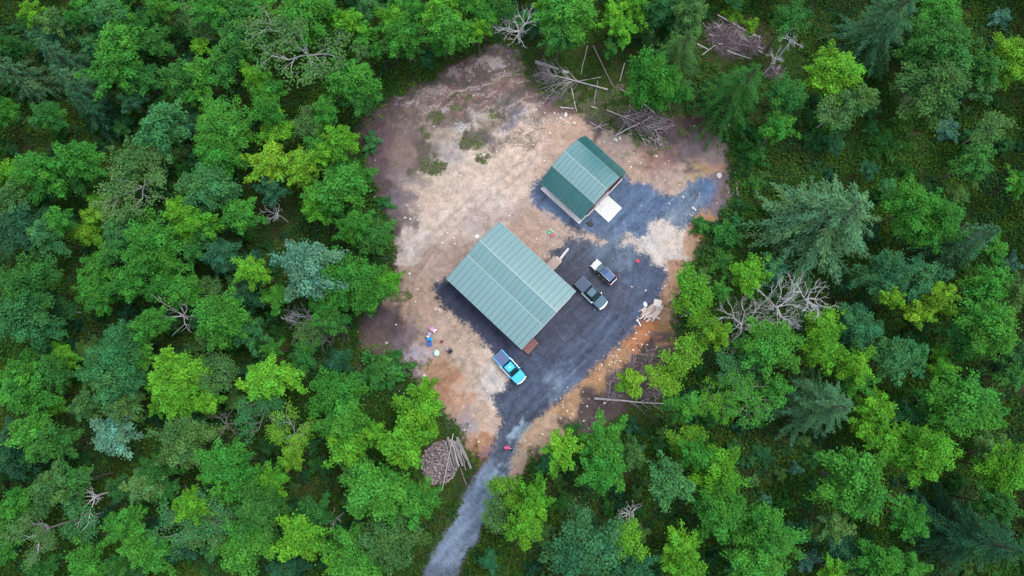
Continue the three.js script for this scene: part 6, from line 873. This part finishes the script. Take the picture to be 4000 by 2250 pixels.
  ["bush","silver",38.79,16.75,1.39,1.89,"small pale silvery green low bush, three quarters across, seven eighths down"],
  ["bush","blue",44.64,21.47,2.13,2.42,"blue-green low bush, four fifths across, near the bottom"],
  ["bush","silver",44.84,25.36,2.12,2.42,"pale silvery green low bush, four fifths across, on the bottom edge"],
  ["broadleaf_tree","mid",72.04,-1.93,2.26,12.07,"mid-green broadleaf tree, at the right edge, five eighths down"],
  ["bush","mid",41.99,16.95,1.51,1.97,"small mid-green low bush, three quarters across, seven eighths down"],
  ["pine_tree","pinegreen",45.98,-24.39,10.58,23,"huge feathery pine right of the clearing, widest of all the conifers"],
  ["broadleaf_tree","bright",58.67,-26.39,4.34,16.31,"wide bright green broadleaf tree, nine tenths across, three eighths down, the left one"],
  ["broadleaf_tree","bright",62.21,-24.53,4.13,15.05,"wide bright green broadleaf tree, nine tenths across, three eighths down, the right one"],
  ["pine_tree","pinegreen",67.77,-22.25,4.65,16.29,"pale blue-green pine near the right edge, right of the huge pine"],
  ["broadleaf_tree","bright",72.51,-21.12,2.51,9.34,"bright green broadleaf tree, close to the right edge, nearly halfway down"],
  ["broadleaf_tree","blue",55.59,-16.92,4.05,12.6,"wide blue-green broadleaf tree, six sevenths across, halfway down"],
  ["broadleaf_tree","blue",60.4,-16.34,3.82,11.96,"wide blue-green broadleaf tree, nine tenths across, halfway down"],
  ["broadleaf_tree","yellow",61.95,-13.45,2.75,13.68,"yellow-green broadleaf tree, nine tenths across, halfway down"],
  ["broadleaf_tree","yellow",55.41,-13.55,2.05,12.22,"yellow-green broadleaf tree, six sevenths across, halfway down"],
  ["broadleaf_tree","yellow",60.18,-11.43,2.2,10.89,"yellow-green broadleaf tree, nine tenths across, just past halfway down"],
  ["broadleaf_tree","bright",69.9,-15.38,3.54,12.52,"bright green broadleaf tree, close to the right edge, halfway down"],
  ["broadleaf_tree","bright",67.61,-8.97,4.55,17.41,"wide bright green broadleaf tree, close to the right edge, just past halfway down"],
  ["broadleaf_tree","mid",67.32,-7.72,4.03,11.98,"wide mid-green broadleaf tree, close to the right edge, just past halfway down"],
  ["broadleaf_tree","lime",35.25,-16.93,2.99,10.19,"lime-green broadleaf tree, three quarters across, halfway down"],
  ["broadleaf_tree","blue",39.16,-17.9,2.38,8.95,"blue-green broadleaf tree, three quarters across, halfway down"],
  ["sparse_tree","lime",27.05,-14.44,2.83,10.88,"lime-green thin-leaved grey-twigged tree, seven tenths across, halfway down"],
  ["sparse_tree","yellow",26.88,-11.63,2.23,8.92,"yellow-green thin-leaved grey-twigged tree, nearly two thirds across, just past halfway down"],
  ["broadleaf_tree","bright",31.1,-14.67,1.6,9.73,"small bright green broadleaf tree, seven tenths across, halfway down"],
  ["broadleaf_tree","yellow",29.56,-8.37,2.51,12.89,"yellow-green broadleaf tree, seven tenths across, just past halfway down"],
  ["sparse_tree","yellow",24.84,-5.21,3.16,11.21,"yellow-green thin-leaved grey-twigged tree, nearly two thirds across, five eighths down, the upper one"],
  ["broadleaf_tree","bright",36.91,-6.31,4.52,15.13,"wide bright green broadleaf tree, three quarters across, five eighths down"],
  ["sparse_tree","bluem",33.25,-3.15,3.39,11.45,"blue-tinged green thin-leaved grey-twigged tree, seven tenths across, five eighths down"],
  ["broadleaf_tree","lime",45.56,-9.4,2.82,10.75,"lime-green broadleaf tree, four fifths across, just past halfway down"],
  ["broadleaf_tree","lime",44.14,-5.87,2.95,14.25,"lime-green broadleaf tree, four fifths across, five eighths down"],
  ["broadleaf_tree","blue",51.17,-9.22,3.93,11.4,"round blue-green tree just below the large bare tree"],
  ["broadleaf_tree","lime",48.92,-3.67,2.83,13.95,"lime-green broadleaf tree, six sevenths across, five eighths down"],
  ["broadleaf_tree","bluem",54.19,-4.47,3.07,14.24,"blue-tinged green broadleaf tree, six sevenths across, five eighths down"],
  ["broadleaf_tree","bluem",58.4,-4.76,2.53,11.59,"blue-tinged green broadleaf tree, nine tenths across, five eighths down"],
  ["broadleaf_tree","lime",64.15,-5.72,1.61,8.1,"small lime-green broadleaf tree, nine tenths across, five eighths down"],
  ["broadleaf_tree","lime",62.0,-2.89,2.14,12.53,"lime-green broadleaf tree, nine tenths across, five eighths down"],
  ["broadleaf_tree","dark",74.19,-4.22,3.18,10.4,"dark green broadleaf tree, at the right edge, five eighths down"],
  ["broadleaf_tree","olive",74.87,-14.42,2.7,11.05,"olive-green broadleaf tree, at the right edge, halfway down"],
  ["bush","silver",79.89,-20.21,2.11,2.33,"pale silvery green low bush, at the right edge, nearly halfway down"],
  ["bush","mid",34.37,-24.76,2.92,2.87,"mid-green low bush, seven tenths across, nearly halfway down, the upper one"],
  ["bush","mid",33.54,-20.63,2.64,2.69,"mid-green low bush, seven tenths across, nearly halfway down, the lower one"],
  ["bush","mid",30.46,-26.47,1.87,2.15,"mid-green low bush, seven tenths across, three eighths down"],
  ["pine_tree","olive",25.63,-50.92,5.63,17.86,"broad olive-topped pine above the smaller barn"],
  ["broadleaf_tree","bright",20.82,-46.82,4.2,16.56,"wide bright green broadleaf tree, nearly two thirds across, an eighth down"],
  ["broadleaf_tree","bright",24.02,-45.59,3.3,12.38,"bright green broadleaf tree, nearly two thirds across, a fifth down"],
  ["pine_tree","mid",34.53,-45.14,6.15,18.99,"thick mid-green pine between the brush heap and the pale boulder"],
  ["bush","yellow",37.31,-62.86,2.09,2.24,"yellow-green low bush, seven tenths across, on the top edge"],
  ["bush","yellow",40.09,-60.75,1.81,2.06,"yellow-green low bush, three quarters across, near the top"],
  ["pine_tree","pinegreen",57.22,-55.69,6.78,20.57,"tall layered pine at the top edge, right of the two grey snags"],
  ["broadleaf_tree","bright",66.71,-58.03,4.28,12.51,"wide bright green broadleaf tree, nine tenths across, on the top edge"],
  ["broadleaf_tree","mid",64.94,-51.1,5.24,16.97,"wide mid-green broadleaf tree, nine tenths across, near the top"],
  ["broadleaf_tree","olive",63.64,-45.39,5.23,16.18,"wide olive-green broadleaf tree, nine tenths across, an eighth down"],
  ["broadleaf_tree","lime",49.69,-48.01,4.32,13.52,"wide lime-green broadleaf tree, four fifths across, an eighth down"],
  ["broadleaf_tree","olive",52.55,-43.45,3.25,13.66,"olive-green broadleaf tree, six sevenths across, a fifth down"],
  ["sparse_tree","olive",49.74,-42.46,2.93,11.22,"olive-green thin-leaved grey-twigged tree, four fifths across, a fifth down"],
  ["broadleaf_tree","yellow",77.88,-50.97,4.26,12.03,"wide yellow-green broadleaf tree, at the right edge, an eighth down"],
  ["broadleaf_tree","mid",72.81,-49.08,3.06,12.06,"mid-green broadleaf tree, close to the right edge, an eighth down"],
  ["broadleaf_tree","olive",73.34,-46.67,2.46,9.67,"olive-green broadleaf tree, close to the right edge, an eighth down"],
  ["broadleaf_tree","bright",40.19,-39.26,2.49,12.83,"bright green broadleaf tree, three quarters across, a quarter down"],
  ["broadleaf_tree","mid",41.45,-43.9,3.26,13.66,"mid-green broadleaf tree, three quarters across, a fifth down"],
  ["sparse_tree","olive",74.33,-40.24,2.57,9.57,"olive-green thin-leaved grey-twigged tree, close to the right edge, a quarter down"],
  ["broadleaf_tree","mid",70.5,-34.44,3.28,11.4,"mid-green broadleaf tree, close to the right edge, nearly a third down"],
  ["broadleaf_tree","bright",78.16,-31.76,2.42,9.15,"bright green broadleaf tree, at the right edge, nearly a third down"],
  ["broadleaf_tree","olive",27.36,-57.13,3.29,14.57,"olive-green broadleaf tree, nearly two thirds across, on the top edge"],
  ["broadleaf_tree","dark",25.56,-60.53,2.54,7.76,"dark green broadleaf tree, nearly two thirds across, on the top edge, the right one"],
  ["broadleaf_tree","mid",43.19,-57.21,3.21,12.65,"mid-green broadleaf tree, three quarters across, near the top"],
  ["bush","mid",40.04,-37.71,2.56,2.6,"mid-green low bush, three quarters across, a quarter down"],
  ["bush","silver",71.59,-42.52,2.58,2.6,"pale silvery green low bush, close to the right edge, a quarter down"],
  ["bush","mid",51.92,-42.78,2.44,2.51,"mid-green low bush, four fifths across, a quarter down"],
  ["bush","mid",61.12,-40.05,2.97,2.87,"mid-green low bush, six sevenths across, a quarter down"],
  ["bush","dark",49.45,-40.37,2.44,2.51,"dark green low bush, four fifths across, a quarter down"],
  ["bush","silver",82.21,-62.19,2.23,2.33,"pale silvery green low bush, at the right edge, on the top edge"],
  ["bush","mid",39.66,-33.47,2.15,2.33,"mid-green low bush, three quarters across, nearly a third down"],
  ["broadleaf_tree","bright",-5.43,-59.87,3.06,11.69,"bright green broadleaf tree, nearly halfway across, on the top edge, the upper one"],
  ["broadleaf_tree","mid",-1.8,-59.94,2.58,11.53,"mid-green broadleaf tree, halfway across, on the top edge"],
  ["broadleaf_tree","bright",-4.4,-58.19,2.81,11.81,"bright green broadleaf tree, nearly halfway across, on the top edge, the lower one"],
  ["broadleaf_tree","lime",-5.27,-55.91,2.1,11.06,"lime-green broadleaf tree, nearly halfway across, near the top, the right one"],
  ["broadleaf_tree","bright",8.37,-57.78,5.13,14.21,"full bright green crown at the top edge, just right of the bare grey tree"],
  ["broadleaf_tree","mid",7.32,-54.21,2.78,12.5,"mid-green broadleaf tree, just past halfway across, near the top"],
  ["broadleaf_tree","lime",5.12,-60.37,1.92,8.66,"lime-green broadleaf tree, just past halfway across, on the top edge"],
  ["broadleaf_tree","lime",16.13,-58.48,2.27,10.41,"lime-green broadleaf tree, three fifths across, on the top edge, the left one"],
  ["broadleaf_tree","lime",17.45,-55.97,2.6,10.18,"lime-green broadleaf tree, three fifths across, near the top"],
  ["broadleaf_tree","lime",19.21,-60.31,2.76,10.28,"lime-green broadleaf tree, three fifths across, on the top edge, the right one"],
  ["broadleaf_tree","dark",24.0,-59.38,3.43,10.57,"dark green broadleaf tree, nearly two thirds across, on the top edge, the left one"],
  ["broadleaf_tree","mid",15.58,-53.69,1.52,8.65,"small mid-green broadleaf tree, three fifths across, near the top"],
  ["broadleaf_tree","mid",27.6,-57.25,2.14,9.38,"mid-green broadleaf tree, nearly two thirds across, near the top"],
  ["broadleaf_tree","lime",-10.86,-58.06,3.47,13.79,"lime-green broadleaf tree, nearly halfway across, on the top edge"],
  ["broadleaf_tree","bright",-10.08,-55.34,3.7,13.57,"bright green broadleaf tree, nearly halfway across, near the top, the upper one"],
  ["broadleaf_tree","bright",-11.44,-55.58,2.63,8.86,"bright green broadleaf tree, nearly halfway across, near the top, the lower one"],
  ["broadleaf_tree","lime",-6.54,-57.21,1.91,8.44,"lime-green broadleaf tree, nearly halfway across, near the top, the left one"],
  ["broadleaf_tree","lime",-18.24,-57.34,3.05,11.61,"lime-green broadleaf tree, two fifths across, near the top"],
  ["broadleaf_tree","bright",-16.82,-54.0,3.2,14.09,"bright green broadleaf tree, two fifths across, near the top"],
  ["broadleaf_tree","bright",-15.41,-58.19,2.32,12.15,"bright green broadleaf tree, two fifths across, on the top edge, the right one"],
  ["broadleaf_tree","olive",-18.86,-53.81,2.11,10.19,"olive-green broadleaf tree, two fifths across, near the top"],
  ["broadleaf_tree","mid",-16.2,-54.58,2.16,7.85,"mid-green broadleaf tree, two fifths across, near the top"],
  ["bush","blue",-14.19,-54.45,1.7,2.0,"small blue-green bush at the upper left edge of the clearing"],
  ["broadleaf_tree","lime",-25.48,-56.55,2.33,11.67,"lime-green broadleaf tree, over a third across, near the top, the lower one"],
  ["broadleaf_tree","bright",-23.16,-55.02,2.36,10.12,"bright green broadleaf tree, over a third across, near the top"],
  ["broadleaf_tree","olive",-23.66,-52.6,1.88,9.87,"olive-green broadleaf tree, over a third across, near the top"],
  ["broadleaf_tree","bright",-21.01,-52.88,1.59,9.91,"small bright green broadleaf tree, over a third across, near the top"],
  ["broadleaf_tree","bright",-23.59,-46.5,3.65,13.75,"tall bright green domed tree against the upper left edge of the clearing"],
  ["broadleaf_tree","mid",-22.91,-44.76,2.77,11.27,"mid-green broadleaf tree, over a third across, a fifth down"],
  ["broadleaf_tree","bright",-28.99,-58.56,2.32,12.25,"bright green broadleaf tree, three tenths across, on the top edge"],
  ["broadleaf_tree","bluem",-22.71,-60.6,2.61,10.39,"blue-tinged green broadleaf tree, over a third across, on the top edge"],
  ["broadleaf_tree","bright",-17.88,-60.73,2.38,9.97,"bright green broadleaf tree, two fifths across, on the top edge, the left one"],
  ["broadleaf_tree","bright",-25.24,-29.27,3.75,15.17,"wide bright green broadleaf tree, over a third across, nearly a third down"],
  ["broadleaf_tree","bright",-23.97,-32.08,2.76,10.02,"bright green broadleaf tree, over a third across, nearly a third down, the right one"],
  ["broadleaf_tree","bright",-23.39,-25.66,2.28,9.55,"bright green broadleaf tree, over a third across, three eighths down, the upper one"],
  ["broadleaf_tree","lime",-24.01,-23.39,2.01,11.44,"lime-green broadleaf tree, over a third across, three eighths down"],
  ["broadleaf_tree","mid",-20.61,-22.9,3.09,10.17,"dark green rounded tree touching the left edge of the clearing"],
  ["bush","bluem",-20.87,-30.19,1.65,2.0,"small round bush on the bare strip at the clearing's left edge"],
  ["broadleaf_tree","bright",-26.76,-27.43,2.24,11.92,"bright green broadleaf tree, three tenths across, three eighths down"],
  ["broadleaf_tree","lime",-28.37,-35.58,2.27,11.3,"lime-green broadleaf tree, three tenths across, a quarter down"],
  ["bush","bluem",-23.09,-40.3,1.96,2.2,"blue-tinged green low bush, over a third across, a quarter down"],
  ["broadleaf_tree","bright",-21.38,-15.04,3.95,13.78,"wide bright green broadleaf tree, over a third across, halfway down, the right one"],
  ["broadleaf_tree","lime",-19.16,-16.12,2.69,10.41,"lime-green broadleaf tree, two fifths across, halfway down"],
  ["bush","mid",-20.74,-3.35,3.97,3.2,"wide mid-green low bush, over a third across, five eighths down"],
  ["bush","mid",-18.78,-1.78,2.1,2.36,"mid-green low bush, two fifths across, two thirds down"]];
{
  const R = rng(7001), used = new Map();
  for (const [name, tone, x, z, r, ht, label] of TREES) {
    const near = LIB[name].map(p => [Math.abs(Math.log(r / p.R)) + R() * 0.22 + 0.12 * (used.get(p) ?? 0) / 8, p]).sort((a, b) => a[0] - b[0])[0][1]; used.set(near, (used.get(near) ?? 0) + 1);
    const s = r / near.R, g = thing(name, label, CAT[name], x, groundY(x, z), z, R() * 6.283, 'woods round the clearing');
    g.scale.set(s * (0.93 + 0.14 * R()), ht / near.ht, s * (0.93 + 0.14 * R()));
    part('trunk', near.trunk, name === 'sparse_tree' ? greyWood[R() < 0.3 ? 0 : 2] : trunkMat[Math.floor(R() * 3)], g);
    part('crown', near.crown, leafMat[tone][Math.floor(R() * 3)], g); shadows(g);
  }
}
// ---------------------------------------------------------------- bare dead trees
{
  const R = rng(808);
  for (const [x, z, r, ht, depth, tone, tilt, turn, label] of [[-31.02,-10.09,3.89,9,4,0,0,1.7,"pale dead tree full of bare twigs, left of the clearing"],
  [1.19,-58.06,4.66,10,3,1,0,0.3,"bare grey dead tree at the top edge above the clearing"],
  [35.87,-10.42,5.11,9,4,1,0,1.2,"large pale dead tree with a dense web of twigs, right of the clearing"],
  [40.25,-12.52,4.09,11,4,1,0,2.6,"bare pale tree between the webbed dead tree and the forked one"],
  [43.96,-13.44,3.76,13,3,1,0,0.9,"forked white dead tree below the huge pine"],
  [43.78,-54.36,2.76,12,3,1,0,0.2,"tall slim grey snag right of the big brush heap"],
  [42.36,-52.66,1.97,8,2,1,0,1.0,"shorter snag between the brush heap and the tall snag"],
  [-49.29,-11.07,3.78,12,2,0,0,2.0,"bare dead tree with curling limbs in the left woods"],
  [-60.58,15.22,3.9,12,2,1,0,1.4,"bleached dead tree above the lower left corner"],
  [-25.79,18.54,2.2,10,2,0,0,0.4,"thin grey dead tree left of the olive crown by the drive"],
  [-36.52,-27.16,2.9,9,2,0,0,2.2,"bare forked snag in the glade left of the clearing"],
  [64.6,-46.97,1.8,4,3,0,0,0.1,"grey twiggy dead bush under the right-hand trees"],
  [16.94,17.68,2.46,10,3,1,0,0.7,"grey spiky dead tree right of the large blue-green crown"],
  [-27.94,-8.9,3.06,10,3,2,0,0.5,"dead twiggy tree at the foot of the silvery blue tree"],
  [-42.74,5.05,2.78,9,3,2,0,0.9,"grey dead tree in the dark lower left gap"]]) { const f = frame(Math.round(x * 13 + z * 29) & 65535, r, ht, depth, 0.7), g = thing('bare_tree', label, 'dead tree', x, groundY(x, z), z, turn, 'dead bare trees'); part('branches', f.wood, greyWood[tone], g); g.rotation.order = 'YXZ'; g.rotation.z = tilt; shadows(g); }
}
// ---------------------------------------------------------------- undergrowth on the forest floor
const OPEN = [[12.88,-50.8,11,9],[21.31,-44.51,8,5],[37.28,-58.56,8,5],[18.92,1.39,8,4],[-10.34,10.83,5,6],[45.75,-54.89,4,4],[-20.25,-3.41,5,4],[3.45,-54.43,5,4],[-39.28,-28.33,5,4]]; // cleared or felled spots [x, z, rx, rz]
const openAt = (x, z) => OPEN.some(([a, b, r, q]) => ((x - a) / r) ** 2 + ((z - b) / q) ** 2 < 1);
{
  const R = rng(909), mk = seed => { const q = rng(seed), L = new Leaves(); for (let i = 0; i < 26; i++) { const a = q() * 6.28, d = Math.sqrt(q()) * 0.75, s = 0.16 + 0.2 * q(); L.add(Math.cos(a) * d, 0.12 + (0.75 - d * 0.6) * q(), Math.sin(a) * d, (q() - 0.5) * 1.1, 1, (q() - 0.5) * 1.1, q() - 0.5, q() - 0.7, q() - 0.5, s * 1.4, s * 0.8, tintOf(q, 0.35)); } return L.geo(); };
  const base = mat(1, 1, 1, { side: THREE.DoubleSide, vertexColors: true, roughness: 0.9, specularIntensity: 0.1 });
  const cols = [[0.018, 0.058, 0.010], [0.028, 0.072, 0.010], [0.030, 0.060, 0.010], [0.016, 0.056, 0.018], [0.034, 0.050, 0.014]];
  const sets = [[], [], []];
  for (let z = -84; z < 46; z += 0.62) for (let x = -104; x < 104; x += 0.62) {
    const X = x + (R() - 0.5) * 0.6, Z = z + (R() - 0.5) * 0.6, d = dirtAt(X, Z); const r1 = R(), r2 = R(), r3 = R();
    if (d < 0.4 || gravAt(X, Z) < 0.5) continue; const n = fbm(X * 0.22 + 70, Z * 0.22, 3); if (r1 > smooth(0.2, 0.46, n) * 0.6 + 0.42) continue;
    sets[Math.floor(r2 * 3)].push([X, Z, n, r3]);
  }
  sets.forEach((list, i) => {
    const im = new THREE.InstancedMesh(mk(60 + i), base, list.length), M = new THREE.Matrix4(), q = new THREE.Quaternion(), c = new THREE.Color();
    list.forEach(([x, z, n, r], k) => { const s = (0.5 + 0.75 * r) * (0.8 + 0.6 * n) * (openAt(x, z) ? 0.5 : 1), t = cols[Math.floor(clamp(fbm(x * 0.15, z * 0.15 + 20, 3) * 1.5 - 0.3 + (R() - 0.5) * 0.5) * 4.99)], v = 0.7 + 0.6 * R(); q.setFromEuler(new THREE.Euler(0, R() * 6.28, 0)); M.compose(new THREE.Vector3(x, groundY(x, z) - 0.05, z), q, new THREE.Vector3(s, s * (0.7 + 0.6 * R()), s)); im.setMatrixAt(k, M); im.setColorAt(k, c.setRGB(t[0] * v, t[1] * v, t[2] * v)); });
    im.name = numbered('undergrowth'); tag(im, 'low dark ferns and seedlings covering the forest floor', 'undergrowth', 'forest undergrowth', 'stuff'); im.castShadow = im.receiveShadow = true; scene.add(im);
  });
  { // young growth in the shade of the big trees
    const geo = LIB.bush.concat(LIB.broadleaf_tree.slice(0, 2)).map(p => p.crown), lists = geo.map(() => []), tn = [TONES.dark, TONES.mid, TONES.dkblue, TONES.bluem, TONES.olive];
    for (let z = -84; z < 46; z += 2.7) for (let x = -104; x < 104; x += 2.7) { const X = x + (R() - 0.5) * 2.8, Z = z + (R() - 0.5) * 2.8, a = R(), b = R(); if (openAt(X, Z) || dirtAt(X, Z) < 2.2 || gravAt(X, Z) < 3.5 || (X > 40 && a > 0.45) || fbm(X * 0.09 + 11, Z * 0.09, 3) < 0.37 + 0.22 * a) continue; lists[b < 0.75 ? Math.floor(b / 0.75 * 4) : 4 + (b > 0.88)].push([X, Z]); }
    lists.forEach((l, i) => { const im = new THREE.InstancedMesh(geo[i], mat(1, 1, 1, { side: THREE.DoubleSide, vertexColors: true, roughness: 0.85, specularIntensity: 0.12 }), l.length), M = new THREE.Matrix4(), q = new THREE.Quaternion(), c = new THREE.Color(); l.forEach(([x, z], k) => { const s = (i < 4 ? 0.55 : 0.5) + 0.5 * R(), t = tn[Math.floor(R() * 5)]; q.setFromEuler(new THREE.Euler(0, R() * 6.28, 0)); M.compose(new THREE.Vector3(x, groundY(x, z), z), q, new THREE.Vector3(s, s * (i < 4 ? 0.9 + 0.5 * R() : 0.5), s)); im.setMatrixAt(k, M); im.setColorAt(k, c.setRGB(t[0] * 0.8, t[1] * 0.8, t[2] * 0.8)); }); im.name = numbered('young_growth'); tag(im, 'dark young growth crowding beneath the taller trees', 'understory', 'young growth under the trees', 'stuff'); im.castShadow = im.receiveShadow = true; scene.add(im); });
  }
  // weeds on the bare soil
  const spots = []; for (const [x, z, r, n] of [[-13.09,-37.0,1.58,130],[-12.68,-37.87,0.75,60],[-7.21,-40.51,0.92,90],[-5.52,-40.74,1.17,70],[-8.56,-47.64,1.42,60],[-12.79,-44.95,1.08,50],[-14.88,-42.28,0.92,40],[-19.95,-41.18,0.42,16],[-2.56,-45.85,1.0,40],[-4.65,-37.87,0.75,20],[14.52,-46.3,1.67,200],[17.9,-44.51,2.08,240],[11.99,-48.09,2.08,260],[17.11,-47.64,2.5,300],[-21.11,-5.02,2.5,160],[-18.08,-14.85,1.25,60],[-14.6,-4.21,1.25,14],[22.91,-40.51,2.08,60],[29.76,-42.28,1.67,60],[18.17,-1.0,1.67,60],[22.73,-5.02,1.67,60]]) for (let k = 0; k < n; k++) { const a = R() * 6.28, d = r * Math.sqrt(R()); { const X = x + Math.cos(a) * d * 1.5, Z = z + Math.sin(a) * d * 1.1; if (fbm(X * 0.9, Z * 0.9 + 50, 3) > 0.44) spots.push([X, Z]); } }
  for (let k = 0; k < 9000; k++) { const x = -32 + R() * 76, z = -62 + R() * 82, d = dirtAt(x, z); if (d < 0.5 && d > -1.6 && gravAt(x, z) > 0.4 && R() < 0.45 * smooth(0.42, 0.6, fbm(x * 0.5, z * 0.5 + 3, 3))) spots.push([x, z]); }
  const im = new THREE.InstancedMesh(mk(70), base, spots.length), M = new THREE.Matrix4(), q = new THREE.Quaternion(), c = new THREE.Color();
  spots.forEach(([x, z], k) => { const s = 0.25 + 0.5 * R(), v = 0.8 + 0.6 * R(), b = R(); q.setFromEuler(new THREE.Euler(0, R() * 6.28, 0)); M.compose(new THREE.Vector3(x, groundY(x, z) - 0.04, z), q, new THREE.Vector3(s, s * 0.7, s)); im.setMatrixAt(k, M); b < 0.45 ? im.setColorAt(k, c.setRGB(0.055 * v, 0.095 * v, 0.022 * v)) : im.setColorAt(k, c.setRGB(0.1 * v, 0.085 * v, 0.07 * v)); });
  im.name = 'weeds'; tag(im, 'weeds and dry stalks sprouting on the bare soil', 'weeds', null, 'stuff'); im.castShadow = im.receiveShadow = true; scene.add(im);
}
{ // brushwood: heaps of tangled twigs
  const R = rng(515), M = [mat(0.11, 0.085, 0.095), mat(0.22, 0.19, 0.205), mat(0.075, 0.05, 0.05)];
  for (const [x, z, rx, rz, h, n, turn, label] of [[36.93,-58.56,5.4,3.1,1.3,2600,-0.35,"big dark brush heap of tangled branches at the top right of the clearing"],
  [21.51,-44.06,4.6,2.4,0.8,1000,-0.1,"grey brush right of the smaller barn upper corner"],
  [43.91,-52.84,1.4,1.6,0.8,320,0,"small grey tangle of twigs beside the two snags"],
  [15.72,0.6,1.3,1.2,0.6,260,0.3,"root tangle at the left end of the long fallen trunk"],
  [19.03,-3.01,4.6,1.3,0.4,800,0.75,"dark brush strip along the outside of the orange bank"],
  [4.95,-52.61,2.0,1.4,0.6,220,0.3,"twig tangle under the thickest fallen log"],
  [-20.66,-19.01,1.8,1.1,0.4,200,0.2,"brush at the left rim above the tan soil"],
  [-26.87,-7.46,1.6,1.2,0.35,170,0.2,"loose sticks at the lower left rim"],
  [13.61,6.14,2.4,1.4,0.4,220,-0.6,"dry brush on the outer bank right of the drive"],
  [21.76,0.6,2.6,1.3,0.45,260,0.2,"dark brush between the fallen trunk and the yellow-green tree"],
  [7.28,-48.54,2.6,1.0,0.35,200,0.3,"low purple twigs on the reddish soil at the top"]]) {
    const g = []; for (let k = 0; k < n; k++) { const a = R() * 6.28, d = Math.sqrt(R()), lump = 0.6 + 0.75 * vnoise(Math.cos(a) * 1.7 + x, Math.sin(a) * 1.7 + z), px = Math.cos(a) * d * rx * lump, pz = Math.sin(a) * d * rz * lump, y = h * (1 - d * d) * (0.15 + 0.85 * R()) + 0.05, big = R() < 0.14, l = big ? 1.8 + 2.2 * R() : 0.4 + 1.2 * R(), b = R() * 3.14, t = (R() - 0.5) * 0.5; g.push(bar([px - Math.cos(b) * l / 2, y - t * l / 2, pz - Math.sin(b) * l / 2], [px + Math.cos(b) * l / 2, y + t * l / 2, pz + Math.sin(b) * l / 2], big ? 0.04 + 0.03 * R() : 0.014 + 0.024 * R() ** 2, big ? 0.02 : 0.01, 4)); }
    const t = thing('brush_heap', label, 'brush heap', x, groundY(x, z), z, turn); const third = Math.ceil(g.length / 3); for (let k = 0; k < 3; k++) { const p = part('twigs', merge(g.slice(k * third, (k + 1) * third)), M[k], t); p.userData.kind = 'stuff'; } shadows(t);
  }
}
{ // the woods go on outside the picture
  const R = rng(1212), list = [[], [], []], protos = [LIB.broadleaf_tree[8], LIB.broadleaf_tree[11], LIB.broadleaf_tree[16]];
  for (let z = -100; z < 66; z += 6.2) for (let x = -128; x < 128; x += 6.2) { const X = x + (R() - 0.5) * 4, Z = z + (R() - 0.5) * 4, s = 0.8 + 0.5 * R(), k = Math.floor(R() * 3); const hy = 113 / (113 - 10), px = X * hy, pz = Z * hy, half = (66.0 - 0 + pz) / 93.9 * (77.8 - 87.5) + 87.5; if (Math.abs(px) < half + 5.5 && pz > -71 && pz < 33) continue; list[k].push([X, Z, s]); }
  const cols = Object.values(TONES);
  list.forEach((l, i) => { const geo = protos[i].crown, im = new THREE.InstancedMesh(geo, mat(1, 1, 1, { side: THREE.DoubleSide, vertexColors: true, roughness: 0.85, specularIntensity: 0.12 }), l.length), M = new THREE.Matrix4(), q = new THREE.Quaternion(), c = new THREE.Color(); l.forEach(([x, z, s], k) => { q.setFromEuler(new THREE.Euler(0, R() * 6.28, 0)); M.compose(new THREE.Vector3(x, 0, z), q, new THREE.Vector3(s, s, s)); im.setMatrixAt(k, M); im.setColorAt(k, c.setRGB(...cols[Math.floor(R() * cols.length)])); }); im.name = numbered('surrounding_woods'); tag(im, 'green treetops of the woods beyond the edges of the photo', 'woods', 'woods beyond the edges', 'stuff'); im.castShadow = im.receiveShadow = true; scene.add(im); });
}
renderer.render(scene, camera);
